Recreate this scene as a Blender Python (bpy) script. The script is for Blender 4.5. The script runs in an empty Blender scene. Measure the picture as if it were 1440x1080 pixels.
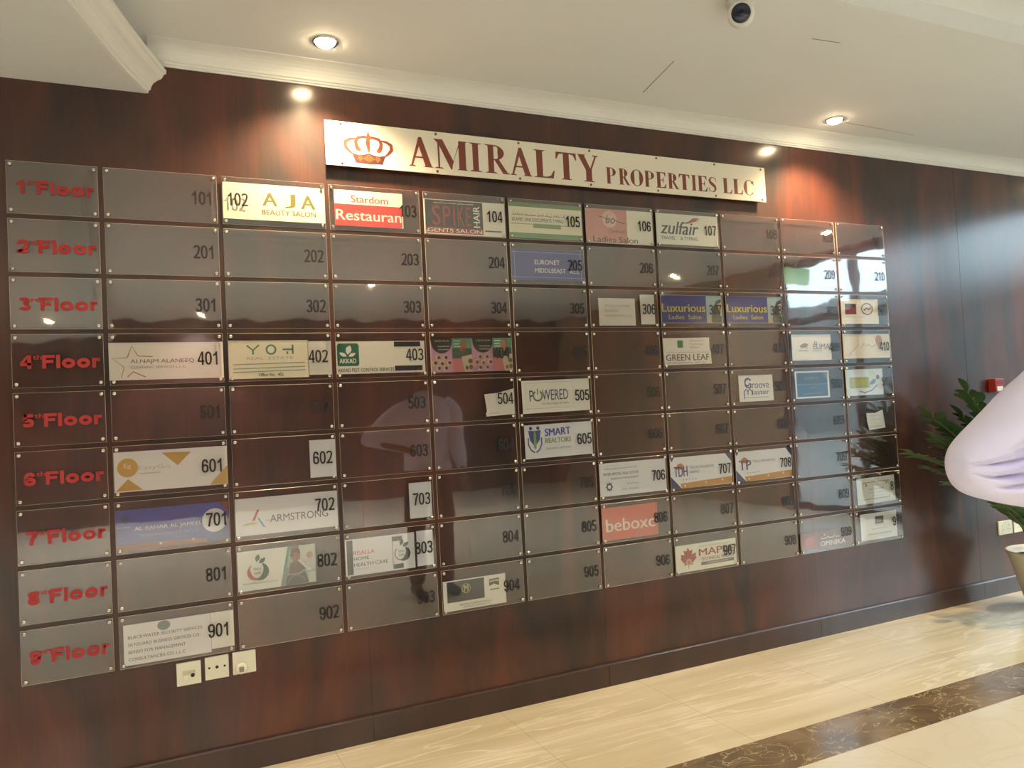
import bpy, bmesh, math, random
from mathutils import Vector, Matrix
random.seed(7)
SC = bpy.context.scene
COL = SC.collection
PI = math.pi
# ------------------------------------------------------------------ camera
U = 0.42                                    # one column pitch of the board, in metres
def GX(g): return U * g                     # along the wall
def GZ(y): return U * (5.6 - y)             # height above the floor
CAMX, CAMY, CAMZ = 0.1311, -3.2584, 1.3561
cam_d = bpy.data.cameras.new('camera'); cam = bpy.data.objects.new('camera', cam_d); COL.objects.link(cam)
Rr = [[0.90466556, 0.0515087, -0.42299772], [-0.03309134, 0.99816178, 0.05077433], [0.42483548, -0.03193623, 0.90470708]]
def wv(r, s=1): return Vector((s * r[0], s * r[2], -s * r[1]))
rx, up, bk = wv(Rr[0]), wv(Rr[1], -1), wv(Rr[2], -1)
M = Matrix((rx, up, bk)).transposed().to_4x4(); M.translation = Vector((CAMX, CAMY, CAMZ))
cam.matrix_world = M
cam_d.sensor_width = 36.0; cam_d.lens = 27.38; cam_d.clip_start = 0.02; cam_d.clip_end = 200
SC.camera = cam
# ------------------------------------------------------------------ view, world, daylight
SC.view_settings.view_transform = 'Standard'; SC.view_settings.look = 'None'
SC.view_settings.gamma = 1.0; SC.view_settings.exposure = 0.9; SC.view_settings.use_curve_mapping = False
w = bpy.data.worlds.new('world'); SC.world = w; w.use_nodes = True
bgn = w.node_tree.nodes['Background']; bgn.inputs[0].default_value = (0.70, 0.85, 1.0, 1); bgn.inputs[1].default_value = 5.0
SC.cycles.max_bounces = 10; SC.cycles.transparent_max_bounces = 16; SC.cycles.caustics_reflective = False; SC.cycles.caustics_refractive = False
SC.cycles.sample_clamp_indirect = 4.0
def light(name, kind, loc, energy, color, rot=(0, 0, 0), **kw):
    d = bpy.data.lights.new(name, kind); d.energy = energy; d.color = color
    for k, v in kw.items(): setattr(d, k, v)
    o = bpy.data.objects.new(name, d); o.location = loc; o.rotation_euler = rot; COL.objects.link(o); return o
# portal at the glazed entrance: guides the sky's own light through the opening
po = light('entrance_portal', 'AREA', (6.92, -2.18, 1.45), 1.0, (1, 1, 1), (0, PI / 2, 0), shape='RECTANGLE', size=2.8, size_y=3.1)
po.data.cycles.is_portal = True
# ------------------------------------------------------------------ materials
def lin(c):
    c = c / 255.0
    return c / 12.92 if c <= 0.04045 else ((c + 0.055) / 1.055) ** 2.4
def rgb(t): return (lin(t[0]), lin(t[1]), lin(t[2]), 1.0)
MATS = {}
def new_mat(name):
    m = bpy.data.materials.new(name); m.use_nodes = True
    return m, m.node_tree.nodes, m.node_tree.links, m.node_tree.nodes['Principled BSDF']
def ink(t, rough=0.55):
    k = ('ink', t, rough)
    if k not in MATS:
        m, n, l, b = new_mat('ink_%d_%d_%d' % t)
        b.inputs['Base Color'].default_value = rgb(t); b.inputs['Roughness'].default_value = rough
        no = n.new('ShaderNodeTexNoise'); no.inputs['Scale'].default_value = 40
        mx = n.new('ShaderNodeMix'); mx.data_type = 'RGBA'
        c = rgb(t)
        mx.inputs['A'].default_value = c; mx.inputs['B'].default_value = tuple(x * 0.93 for x in c[:3]) + (1,)
        l.new(no.outputs['Fac'], mx.inputs['Factor']); l.new(mx.outputs['Result'], b.inputs['Base Color'])
        MATS[k] = m
    return MATS[k]
def solid(name, t, rough=0.5, metal=0.0, bump=0.0, bscale=60, vary=0.08, vscale=6.0):
    if name in MATS: return MATS[name]
    m, n, l, b = new_mat(name)
    b.inputs['Roughness'].default_value = rough; b.inputs['Metallic'].default_value = metal
    c = rgb(t); no = n.new('ShaderNodeTexNoise'); no.inputs['Scale'].default_value = vscale; no.inputs['Detail'].default_value = 4
    tc = n.new('ShaderNodeTexCoord'); l.new(tc.outputs['Object'], no.inputs['Vector'])
    mx = n.new('ShaderNodeMix'); mx.data_type = 'RGBA'
    mx.inputs['A'].default_value = tuple(min(1, x * (1 + vary)) for x in c[:3]) + (1,); mx.inputs['B'].default_value = tuple(x * (1 - vary) for x in c[:3]) + (1,)
    l.new(no.outputs['Fac'], mx.inputs['Factor']); l.new(mx.outputs['Result'], b.inputs['Base Color'])
    if bump:
        nb = n.new('ShaderNodeTexNoise'); nb.inputs['Scale'].default_value = bscale; nb.inputs['Detail'].default_value = 3
        l.new(tc.outputs['Object'], nb.inputs['Vector'])
        bp = n.new('ShaderNodeBump'); bp.inputs['Strength'].default_value = bump; bp.inputs['Distance'].default_value = 0.01
        l.new(nb.outputs['Fac'], bp.inputs['Height']); l.new(bp.outputs['Normal'], b.inputs['Normal'])
    MATS[name] = m; return m
def clear(name, tint, refl, rough):
    m, n, l, b = new_mat(name); n.remove(b)
    out = n['Material Output']
    tr = n.new('ShaderNodeBsdfTransparent'); tr.inputs[0].default_value = tint
    gl = n.new('ShaderNodeBsdfGlossy'); gl.inputs['Roughness'].default_value = rough
    # Schlick reflectance, the same from either side of the sheet
    ge = n.new('ShaderNodeNewGeometry'); dt = n.new('ShaderNodeVectorMath'); dt.operation = 'DOT_PRODUCT'
    l.new(ge.outputs['Normal'], dt.inputs[0]); l.new(ge.outputs['Incoming'], dt.inputs[1])
    ab = n.new('ShaderNodeMath'); ab.operation = 'ABSOLUTE'; l.new(dt.outputs['Value'], ab.inputs[0])
    on = n.new('ShaderNodeMath'); on.operation = 'SUBTRACT'; on.inputs[0].default_value = 1.0; on.use_clamp = True; l.new(ab.outputs[0], on.inputs[1])
    pw = n.new('ShaderNodeMath'); pw.operation = 'POWER'; pw.inputs[1].default_value = 5.0; l.new(on.outputs[0], pw.inputs[0])
    fr = n.new('ShaderNodeMath'); fr.operation = 'MULTIPLY_ADD'; fr.inputs[1].default_value = 1 - refl; fr.inputs[2].default_value = refl; l.new(pw.outputs[0], fr.inputs[0])
    mx = n.new('ShaderNodeMixShader')
    tc = n.new('ShaderNodeTexCoord'); no = n.new('ShaderNodeTexNoise'); no.inputs['Scale'].default_value = 5.0; no.inputs['Detail'].default_value = 1
    l.new(tc.outputs['Object'], no.inputs['Vector'])
    bp = n.new('ShaderNodeBump'); bp.inputs['Strength'].default_value = 0.05; bp.inputs['Distance'].default_value = 0.02
    l.new(no.outputs['Fac'], bp.inputs['Height']); l.new(bp.outputs['Normal'], gl.inputs['Normal'])
    l.new(fr.outputs[0], mx.inputs[0]); l.new(tr.outputs[0], mx.inputs[1]); l.new(gl.outputs[0], mx.inputs[2]); l.new(mx.outputs[0], out.inputs[0])
    return m
M_ACR = clear('clear_acrylic', (0.985, 0.985, 0.98, 1), 0.105, 0.03)
M_GLASS = clear('window_glass', (0.93, 0.97, 0.96, 1), 0.05, 0.01)
M_EDGE = solid('acrylic_edge', (176, 172, 158), 0.25)
M_CHROME = solid('chrome', (225, 222, 212), 0.18, 1.0)
def emit(name, t, s):
    m, n, l, b = new_mat(name)
    b.inputs['Base Color'].default_value = (0.8, 0.8, 0.8, 1)
    b.inputs['Emission Color'].default_value = rgb(t); b.inputs['Emission Strength'].default_value = s
    return m
M_LAMP = emit('lamp_glow', (255, 226, 178), 60)
def wood_mat(name, dark, light_, gloss=0.2, streak=1.0, offs=0.0):
    m, n, l, b = new_mat(name)
    tc = n.new('ShaderNodeTexCoord'); mp = n.new('ShaderNodeMapping'); mp.inputs['Scale'].default_value = (2.2, 2.2, 0.6); mp.inputs['Location'].default_value = (offs, 0, offs)
    l.new(tc.outputs['Object'], mp.inputs['Vector'])
    n1 = n.new('ShaderNodeTexNoise'); n1.inputs['Scale'].default_value = 1.6; n1.inputs['Detail'].default_value = 6; n1.inputs['Distortion'].default_value = 1.2
    l.new(mp.outputs['Vector'], n1.inputs['Vector'])
    mp2 = n.new('ShaderNodeMapping'); mp2.inputs['Scale'].default_value = (90, 90, 2.2); l.new(tc.outputs['Object'], mp2.inputs['Vector'])
    n2 = n.new('ShaderNodeTexNoise'); n2.inputs['Scale'].default_value = 1.0; n2.inputs['Detail'].default_value = 3
    l.new(mp2.outputs['Vector'], n2.inputs['Vector'])
    ad = n.new('ShaderNodeMath'); ad.operation = 'MULTIPLY_ADD'; ad.inputs[1].default_value = 0.16
    l.new(n2.outputs['Fac'], ad.inputs[0]); l.new(n1.outputs['Fac'], ad.inputs[2])
    cr = n.new('ShaderNodeValToRGB'); e = cr.color_ramp.elements
    e[0].position = 0.40; e[0].color = rgb(dark); e[1].position = 0.86; e[1].color = rgb(light_)
    l.new(ad.outputs[0], cr.inputs[0]); l.new(cr.outputs[0], b.inputs['Base Color'])
    b.inputs['Roughness'].default_value = 0.55; b.inputs['Specular IOR Level'].default_value = 0.25
    b.inputs['Coat Weight'].default_value = 1.0; b.inputs['Coat Roughness'].default_value = gloss; b.inputs['Coat IOR'].default_value = 1.5
    return m
M_WOOD = wood_mat('mahogany_veneer', (37, 29, 28), (94, 46, 30), 0.19)
M_SKIRT = wood_mat('dark_skirting_wood', (46, 30, 26), (64, 40, 33), 0.22, offs=3.1)
M_DWOOD = wood_mat('opposite_wood', (58, 30, 24), (96, 52, 38), 0.3, offs=7.7)
M_CEIL = solid('ceiling_paint', (226, 229, 230), 0.75, bump=0.05, bscale=9, vary=0.02, vscale=2)
M_CORN = solid('cornice_paint', (228, 230, 228), 0.6, vary=0.02)
def marble(name, base, vein, dark, scale, joint=None, vein_w=(0.47, 0.53), rough=0.12):
    m, n, l, b = new_mat(name)
    tc = n.new('ShaderNodeTexCoord'); mp = n.new('ShaderNodeMapping'); l.new(tc.outputs['Object'], mp.inputs['Vector'])
    mp.inputs['Scale'].default_value = scale; mp.inputs['Rotation'].default_value = (0, 0, 0.12)
    n1 = n.new('ShaderNodeTexNoise'); n1.inputs['Scale'].default_value = 1.5; n1.inputs['Detail'].default_value = 7; n1.inputs['Distortion'].default_value = 0.5
    l.new(mp.outputs['Vector'], n1.inputs['Vector'])
    cr = n.new('ShaderNodeValToRGB'); e = cr.color_ramp.elements
    e[0].position = 0.35; e[0].color = rgb(dark); e[1].position = 0.65; e[1].color = rgb(base)
    l.new(n1.outputs['Fac'], cr.inputs[0])
    n2 = n.new('ShaderNodeTexNoise'); n2.inputs['Scale'].default_value = 2.2; n2.inputs['Detail'].default_value = 9; n2.inputs['Distortion'].default_value = 0.9 if joint and len(joint) == 1 and vein_w[0] < .48 else 1.6
    l.new(mp.outputs['Vector'], n2.inputs['Vector'])
    c2 = n.new('ShaderNodeValToRGB'); c2.color_ramp.elements[0].position = vein_w[0]; c2.color_ramp.elements[0].color = (0, 0, 0, 1)
    c2.color_ramp.elements[1].position = 0.5; c2.color_ramp.elements[1].color = (1, 1, 1, 1)
    el = c2.color_ramp.elements.new(vein_w[1]); el.color = (0, 0, 0, 1)
    l.new(n2.outputs['Fac'], c2.inputs[0])
    mx = n.new('ShaderNodeMix'); mx.data_type = 'RGBA'; mx.inputs['B'].default_value = rgb(vein)
    l.new(c2.outputs[0], mx.inputs['Factor']); l.new(cr.outputs[0], mx.inputs['A'])
    res = mx.outputs['Result']
    if joint:
        sp = n.new('ShaderNodeSeparateXYZ'); l.new(tc.outputs['Object'], sp.inputs[0])
        masks = []
        for ax, pitch, off in joint:
            a = n.new('ShaderNodeMath'); a.operation = 'ADD'; a.inputs[1].default_value = -off + 100 * pitch; l.new(sp.outputs[ax], a.inputs[0])
            q = n.new('ShaderNodeMath'); q.operation = 'MODULO'; q.inputs[1].default_value = pitch; l.new(a.outputs[0], q.inputs[0])
            lt = n.new('ShaderNodeMath'); lt.operation = 'LESS_THAN'; lt.inputs[1].default_value = 0.003; l.new(q.outputs[0], lt.inputs[0])
            masks.append(lt)
        cur = masks[0]
        for k in masks[1:]:
            a = n.new('ShaderNodeMath'); a.operation = 'MAXIMUM'; l.new(cur.outputs[0], a.inputs[0]); l.new(k.outputs[0], a.inputs[1]); cur = a
        mj = n.new('ShaderNodeMix'); mj.data_type = 'RGBA'; mj.inputs['B'].default_value = rgb((150, 138, 108))
        jm = n.new('ShaderNodeMath'); jm.operation = 'MULTIPLY'; jm.inputs[1].default_value = 0.55; l.new(cur.outputs[0], jm.inputs[0])
        l.new(jm.outputs[0], mj.inputs['Factor']); l.new(res, mj.inputs['A']); res = mj.outputs['Result']
    l.new(res, b.inputs['Base Color']); b.inputs['Roughness'].default_value = rough
    return m
M_FLOOR = marble('cream_marble', (206, 199, 174), (214, 208, 187), (188, 179, 149), (0.45, 4.4, 1), [(0, 0.739, 0.777)])
M_FLOOR2 = marble('cream_marble_field', (198, 194, 177), (192, 186, 165), (194, 189, 170), (0.8, 0.9, 1), [(0, 0.739, 0.4), (1, 0.739, -1.06)])
M_STRIP = marble('brown_marble', (128, 111, 86), (172, 154, 118), (90, 77, 58), (2.2, 3.6, 2), [(0, 1.1, 0.25)], (0.488, 0.512))
# ------------------------------------------------------------------ mesh helpers
def link_mesh(name, bm, mats, parent=None, loc=None, smooth=False):
    me = bpy.data.meshes.new(name); bm.normal_update(); bm.to_mesh(me); bm.free()
    for m in (mats if isinstance(mats, (list, tuple)) else [mats]): me.materials.append(m)
    if smooth:
        for p in me.polygons: p.use_smooth = True
    o = bpy.data.objects.new(name, me); COL.objects.link(o)
    if parent: o.parent = parent
    if loc: o.location = loc
    return o
def tag(o, label, cat, group=None):
    o['label'] = label; o['category'] = cat
    if group: o['group'] = group
    return o
def struct(o): o['kind'] = 'structure'; return o
def empty(name, loc, label, cat, group=None):
    o = bpy.data.objects.new(name, None); COL.objects.link(o); o.location = loc; o.empty_display_size = 0.05
    return tag(o, label, cat, group)
def box(bm, x0, x1, y0, y1, z0, z1, mi=0):
    v = [bm.verts.new(c) for c in ((x0, y0, z0), (x1, y0, z0), (x1, y1, z0), (x0, y1, z0), (x0, y0, z1), (x1, y0, z1), (x1, y1, z1), (x0, y1, z1))]
    fs = []
    for q in ((0, 3, 2, 1), (4, 5, 6, 7), (0, 1, 5, 4), (1, 2, 6, 5), (2, 3, 7, 6), (3, 0, 4, 7)):
        f = bm.faces.new([v[i] for i in q]); f.material_index = mi; fs.append(f)
    return fs
def bevel_all(bm, r, seg=2):
    bmesh.ops.bevel(bm, geom=bm.edges[:], offset=r, segments=seg, affect='EDGES', profile=0.6)
def lathe(bm, prof, n=24, axis='Z', c=(0, 0, 0), cap=True, mi=0):
    rings = []
    for r, h in prof:
        ring = []
        for i in range(n):
            a = 2 * PI * i / n
            if axis == 'Z': p = (c[0] + r * math.cos(a), c[1] + r * math.sin(a), c[2] + h)
            else: p = (c[0] + r * math.cos(a), c[1] - h, c[2] + r * math.sin(a))   # axis -Y: h grows towards the room
            ring.append(bm.verts.new(p))
        rings.append(ring)
    for a, b in zip(rings, rings[1:]):
        for i in range(n):
            f = bm.faces.new((a[i], a[(i + 1) % n], b[(i + 1) % n], b[i])); f.material_index = mi
    if cap:
        for ring in (rings[0], rings[-1]):
            f = bm.faces.new(ring); f.material_index = mi
    bmesh.ops.recalc_face_normals(bm, faces=bm.faces[:])
    return rings
# flat print helpers: everything printed lies in the x,z plane, facing -Y
def fpoly(bm, pts, y=0.0):
    try: return bm.faces.new([bm.verts.new((px, y, pz)) for px, pz in pts])
    except ValueError: return None
def frect(bm, x0, z0, x1, z1, y=0.0): fpoly(bm, [(x0, z0), (x1, z0), (x1, z1), (x0, z1)], y)
def fstroke(bm, pts, wd, y=0.0, closed=False):
    P = [Vector(p) for p in pts]
    n = len(P); L, R_ = [], []
    for i in range(n):
        a = P[(i - 1) % n] if closed or i > 0 else P[i]
        b = P[(i + 1) % n] if closed or i < n - 1 else P[i]
        t = (b - a)
        t = t.normalized() if t.length > 1e-9 else Vector((1, 0))
        nn = Vector((-t.y, t.x)); ww = wd(i / max(1, n - 1)) if callable(wd) else wd
        L.append(bm.verts.new((P[i].x + nn.x * ww / 2, y, P[i].y + nn.y * ww / 2))); R_.append(bm.verts.new((P[i].x - nn.x * ww / 2, y, P[i].y - nn.y * ww / 2)))
    for i in range(n if closed else n - 1):
        j = (i + 1) % n
        bm.faces.new((L[i], R_[i], R_[j], L[j]))
def farc(cx, cz, rx_, rz, a0, a1, n=20): return [(cx + rx_ * math.cos(a0 + (a1 - a0) * i / n), cz + rz * math.sin(a0 + (a1 - a0) * i / n)) for i in range(n + 1)]
TXT = {}
def text_geo(s, bold=0.0, shear=0.0, space=1.0):
    k = (s, bold, shear, space)
    if k in TXT: return TXT[k]
    cu = bpy.data.curves.new('t', 'FONT'); cu.body = s; cu.offset = bold; cu.shear = shear; cu.resolution_u = 3; cu.space_character = space
    o = bpy.data.objects.new('t', cu); COL.objects.link(o)
    dg = bpy.context.evaluated_depsgraph_get(); dg.update()
    me = bpy.data.meshes.new_from_object(o.evaluated_get(dg))
    vs = [(v.co.x, v.co.y) for v in me.vertices]; fs = [tuple(p.vertices) for p in me.polygons]
    bpy.data.objects.remove(o); bpy.data.curves.remove(cu); bpy.data.meshes.remove(me)
    x0 = min(v[0] for v in vs); x1 = max(v[0] for v in vs); z0 = min(v[1] for v in vs); z1 = max(v[1] for v in vs)
    vs = [((x - x0) / (x1 - x0), (z - z0) / (z1 - z0)) for x, z in vs]
    TXT[k] = (vs, fs); return TXT[k]
def ftext(bm, s, x0, z0, x1, z1, y=0.0, bold=0.0, shear=0.0, rot=False, thick=0.0, slope=0.0, space=1.0):
    vs, fs = text_geo(s, 0.0, shear, space)
    def at(u, v, yy):
        if rot: return (x0 + (1 - v) * (x1 - x0), yy, z0 + u * (z1 - z0))
        return (x0 + u * (x1 - x0), yy, z0 + v * (z1 - z0) + slope * u)
    F = []; em = abs((x1 - x0) if rot else (z1 - z0)) * bold * 1.1; wd = abs((z1 - z0) if rot else (x1 - x0))
    for i_, sh_ in enumerate((-1, -.33, .33, 1) if bold > .02 else (-1, 1) if bold else (0,)):      # heavier letters: the same outlines set slightly apart
        du = sh_ * em / wd
        V = [bm.verts.new(at(u + du, v, y - .00004 * i_)) for u, v in vs]
        for f in fs:
            try: F.append(bm.faces.new([V[i] for i in f]))
            except ValueError: pass
    if thick:
        r = bmesh.ops.extrude_face_region(bm, geom=F)
        bmesh.ops.translate(bm, vec=(0, -thick, 0), verts=[e for e in r['geom'] if isinstance(e, bmesh.types.BMVert)])
def fdigit(bm, ch, x0, z0, W, H, wd, y=0.0, thick=0.0):
    """grotesque numeral drawn as broad strokes, lying in the x,z plane"""
    h = wd / 2; n0 = len(bm.faces)
    def P(pts): return [(x0 + a, z0 + b) for a, b in pts]
    def el(cx, cz, rx_, rz, a0, a1, n=18):
        out = []
        for i in range(n + 1):
            a = a0 + (a1 - a0) * i / n; c_, s_ = math.cos(a), math.sin(a)
            out.append((cx + rx_ * math.copysign(abs(c_) ** .85, c_), cz + rz * math.copysign(abs(s_) ** .85, s_)))
        return out
    c = W / 2; R = W / 2 - h
    def S(pts, closed=False): fstroke(bm, P(pts), wd, y, closed)
    if ch == '0': S(el(c, H / 2, R, H / 2 - h, 0, 2 * PI, 28)[:-1], True)
    elif ch == '1':
        fpoly(bm, P([(W * .46, 0), (W * .46 + wd, 0), (W * .46 + wd, H), (W * .46 + wd * .25, H), (W * .46, H * .93)]), y)
        fpoly(bm, P([(W * .46, H * .93), (W * .46, H * .72), (W * .12, H * .62), (W * .12, H * .77), (W * .34, H * .86)]), y)
    elif ch == '2': S(el(c, H - h - R * 1.05, R, R * 1.05, PI * .95, -PI * .18) + [(W * .62, H * .36), (W * .30, H * .16), (W * .16, h)]); fpoly(bm, P([(0, 0), (W, 0), (W, wd), (0, wd)]), y)
    elif ch == '3': S(el(c, H * .735, R * .95, H * .265 - h, PI * .92, -PI * .5)); S(el(c, H * .28, R, H * .28 - h, PI * .5, -PI * .92)); fpoly(bm, P([(W * .38, H * .48), (c, H * .48), (c, H * .60), (W * .38, H * .60)]), y)
    elif ch == '4':
        fpoly(bm, P([(W * .60, 0), (W * .60 + wd * .95, 0), (W * .60 + wd * .95, H), (W * .60, H)]), y); fpoly(bm, P([(0, H * .22), (W, H * .22), (W, H * .22 + wd * .9), (0, H * .22 + wd * .9)]), y)
        fpoly(bm, P([(0, H * .22 + wd * .9), (wd * .95, H * .22 + wd * .9), (W * .60, H * .80), (W * .60, H)]), y)
    elif ch == '5': fpoly(bm, P([(W * .16, H - wd), (W * .94, H - wd), (W * .94, H), (W * .16, H)]), y); fpoly(bm, P([(W * .16, H), (W * .16 + wd * .8, H), (W * .12 + wd, H * .52), (W * .04, H * .48)]), y); S(el(c, H * .32, R, H * .32 - h, PI * .78, -PI * .92))
    elif ch == '6': S(el(c, H * .31, R, H * .31 - h, 0, 2 * PI, 24)[:-1], True); S(el(c, H / 2, R, H / 2 - h, PI * .14, PI * 1.05))
    elif ch == '7': fpoly(bm, P([(W * .02, H - wd), (W, H - wd), (W, H), (W * .02, H)]), y); fstroke(bm, P([(W * .88, H - wd), (W * .60, H * .55), (W * .42, 0)]), wd * 1.05, y)
    elif ch == '8': S(el(c, H * .745, R * .92, H * .255 - h, 0, 2 * PI, 22)[:-1], True); S(el(c, H * .285, R, H * .285 - h, 0, 2 * PI, 22)[:-1], True)
    elif ch == '9': S(el(c, H * .69, R, H * .31 - h, 0, 2 * PI, 24)[:-1], True); S(el(c, H / 2, R, H / 2 - h, -PI * .86, PI * .05))
def fnumber(bm, t, x0, z0, W, H, wd, y=0.0):
    n = len(t); cw = W / n; gap = cw * .09
    for i, ch in enumerate(t): fdigit(bm, ch, x0 + i * cw + gap / 2, z0, cw - gap, H, wd, y)
def thicken(bm, d):
    r = bmesh.ops.extrude_face_region(bm, geom=bm.faces[:])
    bmesh.ops.translate(bm, vec=(0, -d, 0), verts=[e for e in r['geom'] if isinstance(e, bmesh.types.BMVert)])
def fscript(bm, x0, z0, x1, z1, seed, y=0.0):
    """a line of tiny joined script, as too small to read in the photo"""
    rr = random.Random(seed); h = z1 - z0; x = x0
    while x < x1 - h * 0.4:
        wl = min(h * rr.uniform(1.6, 3.2), x1 - x); pts = []
        k = max(4, int(wl / (h * 0.28)))
        for i in range(k + 1): pts.append((x + wl * i / k, z0 + h * (0.28 + (0.42 * rr.random() if i % 2 else 0.0))))
        fstroke(bm, pts, h * 0.17, y)
        for _ in range(2):
            dx = x + wl * rr.random(); frect(bm, dx, z0 + h * 0.84, dx + h * 0.14, z0 + h * 0.98, y)
        x += wl + h * 0.35
# ------------------------------------------------------------------ the room
WY = 0.018                                      # front of the veneer; the acrylic fronts stand at y = 0
RX0, RX1, RY0 = -4.0, 7.0, -9.2
ZC, ZR = GZ(-1.155), GZ(-1.355)                 # ceiling, raised part of the ceiling
bm = bmesh.new()
seams = [-4.0, GX(-2.95), GX(-0.74), GX(2.25), GX(5.0), GX(8.3), GX(11.64), GX(14.5), RX1]
for a, b in zip(seams, seams[1:]):
    box(bm, a + (0.001 if a > GX(11) else 0.0003), b - (0.001 if b > GX(11) else 0.0003), WY, WY + 0.05, 0, ZC + 0.1)
box(bm, RX0, RX1, WY + 0.0035, WY + 0.06, 0, ZC + 0.1)
struct(link_mesh('wall_back', bm, M_WOOD))
bm = bmesh.new()
for a, b in zip(seams, seams[1:]):
    prof = [(WY, 0), (WY - 0.016, 0), (WY - 0.016, 0.100), (WY - 0.013, 0.106), (WY, 0.108)]
    A = [bm.verts.new((a + 0.0008, y, z)) for y, z in prof]; B = [bm.verts.new((b - 0.0008, y, z)) for y, z in prof]
    for i in range(4): bm.faces.new((A[i], B[i], B[i + 1], A[i + 1]))
    bm.faces.new(A); bm.faces.new(list(reversed(B)))
bmesh.ops.recalc_face_normals(bm, faces=bm.faces[:])
struct(link_mesh('baseboard_back', bm, M_SKIRT))
YS0, YS1 = -1.945 * U, -2.535 * U
bm = bmesh.new(); box(bm, RX0, RX1, YS0, WY + 0.06, -0.1, 0, 0); box(bm, RX0, RX1, RY0, YS1, -0.1, 0, 1)
struct(link_mesh('floor', bm, [M_FLOOR, M_FLOOR2]))
bm = bmesh.new(); box(bm, RX0, RX1, YS1, YS0, -0.1, 0.0)
struct(link_mesh('trim_1', bm, M_STRIP))
YR = -2.83 * U
bm = bmesh.new(); box(bm, RX0, RX1, YR, WY + 0.06, ZC, ZC + 0.25); box(bm, RX0, RX1, RY0, YR, ZR, ZC + 0.25)
struct(link_mesh('ceiling', bm, M_CEIL))
# joints and cracks in the plaster
M_CRACK = solid('plaster_crack', (120, 112, 98), 0.9)
bm = bmesh.new()
for (g0, d0), (g1, d1), wd in (((5.55, -0.52), (5.39, -1.31), 0.004), ((8.73, -0.54), (9.5, -0.505), 0.0028), ((9.5, -0.505), (10.12, -0.47), 0.0014), ((6.42, -2.18), (6.78, -2.21), 0.004)):
    a, b = Vector((GX(g0), d0 * U)), Vector((GX(g1), d1 * U)); t = (b - a).normalized(); n_ = Vector((-t.y, t.x)) * wd / 2
    box_pts = [a + n_, b + n_, b - n_, a - n_]
    lo = [bm.verts.new((q.x, q.y, ZC - 0.0005)) for q in box_pts]; hi = [bm.verts.new((q.x, q.y, ZC + 0.002)) for q in box_pts]
    bm.faces.new(lo); bm.faces.new(hi)
    for i in range(4): bm.faces.new((lo[i], lo[(i + 1) % 4], hi[(i + 1) % 4], hi[i]))
struct(link_mesh('trim_2', bm, M_CRACK))
# cornice along the wall
CP = [(0.0, -0.073), (0.007, -0.073), (0.009, -0.067), (0.014, -0.065), (0.016, -0.058), (0.021, -0.055), (0.024, -0.046), (0.031, -0.034), (0.042, -0.022), (0.056, -0.013), (0.072, -0.007), (0.088, -0.0035), (0.100, -0.002), (0.102, 0.0), (0.0, 0.0)]
bm = bmesh.new()
x0 = GX(0.42)
A = [bm.verts.new((x0, WY - d, ZC + h)) for d, h in CP]; B = [bm.verts.new((RX1, WY - d, ZC + h)) for d, h in CP]
for i in range(len(CP) - 1): bm.faces.new((A[i], B[i], B[i + 1], A[i + 1]))
bm.faces.new(A); bm.faces.new(B)
bmesh.ops.recalc_face_normals(bm, faces=bm.faces[:])
struct(link_mesh('trim_3', bm, M_CORN))
# lowered curved soffit with its crown moulding
edge = [(0.39, 0.04), (0.375, 0.0), (0.23, -0.36), (0.11, -0.71), (-0.02, -1.13), (-0.14, -1.51), (-0.30, -2.2), (-0.44, -3.0), (-0.56, -4.0), (-0.64, -5.2), (-0.68, -6.5), (-0.70, -9.0), (-0.70, -21.8)]
zs = GZ(-0.71)
bm = bmesh.new()
E = [(GX(g), d * U) for g, d in edge]
lo = [bm.verts.new((x, y, zs)) for x, y in E]; hi = [bm.verts.new((x, y, ZC + 0.02)) for x, y in E]
la, lb = bm.verts.new((RX0, E[0][1], zs)), bm.verts.new((RX0, E[-1][1], zs))
ha, hb = bm.verts.new((RX0, E[0][1], ZC + 0.02)), bm.verts.new((RX0, E[-1][1], ZC + 0.02))
bm.faces.new(lo + [lb, la]); bm.faces.new(hi + [hb, ha])
for i in range(len(E) - 1): bm.faces.new((lo[i], lo[i + 1], hi[i + 1], hi[i]))
bm.faces.new((la, ha, hi[0], lo[0])); bm.faces.new((lb, hb, hi[-1], lo[-1])); bm.faces.new((la, lb, hb, ha))
bmesh.ops.recalc_face_normals(bm, faces=bm.faces[:])
struct(link_mesh('ceiling_soffit', bm, M_CEIL))
SP = [(0.0, 0.0), (0.012, 0.002), (0.014, 0.012), (0.020, 0.016), (0.024, 0.030), (0.032, 0.044), (0.046, 0.056), (0.060, 0.064), (0.066, 0.074), (0.070, 0.082), (0.078, 0.086), (0.080, 0.100), (0.0, 0.100)]
bm = bmesh.new(); rings = []
for i, (x, y) in enumerate(E):
    a, b = Vector(E[max(0, i - 1)]), Vector(E[min(len(E) - 1, i + 1)]); t = (b - a).normalized(); n_ = Vector((-t.y, t.x))
    if n_.x < 0: n_ = -n_
    if i <= 1: n_ = Vector((1, 0))
    y = min(y, WY - 0.001)
    rings.append([bm.verts.new((x + n_.x * d, y + n_.y * d, zs + h)) for d, h in SP])
for a, b in zip(rings, rings[1:]):
    for j in range(len(SP) - 1): bm.faces.new((a[j], a[j + 1], b[j + 1], b[j]))
bm.faces.new(rings[0]); bm.faces.new(rings[-1])
bmesh.ops.recalc_face_normals(bm, faces=bm.faces[:])
struct(link_mesh('trim_4', bm, M_CORN))
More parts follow.
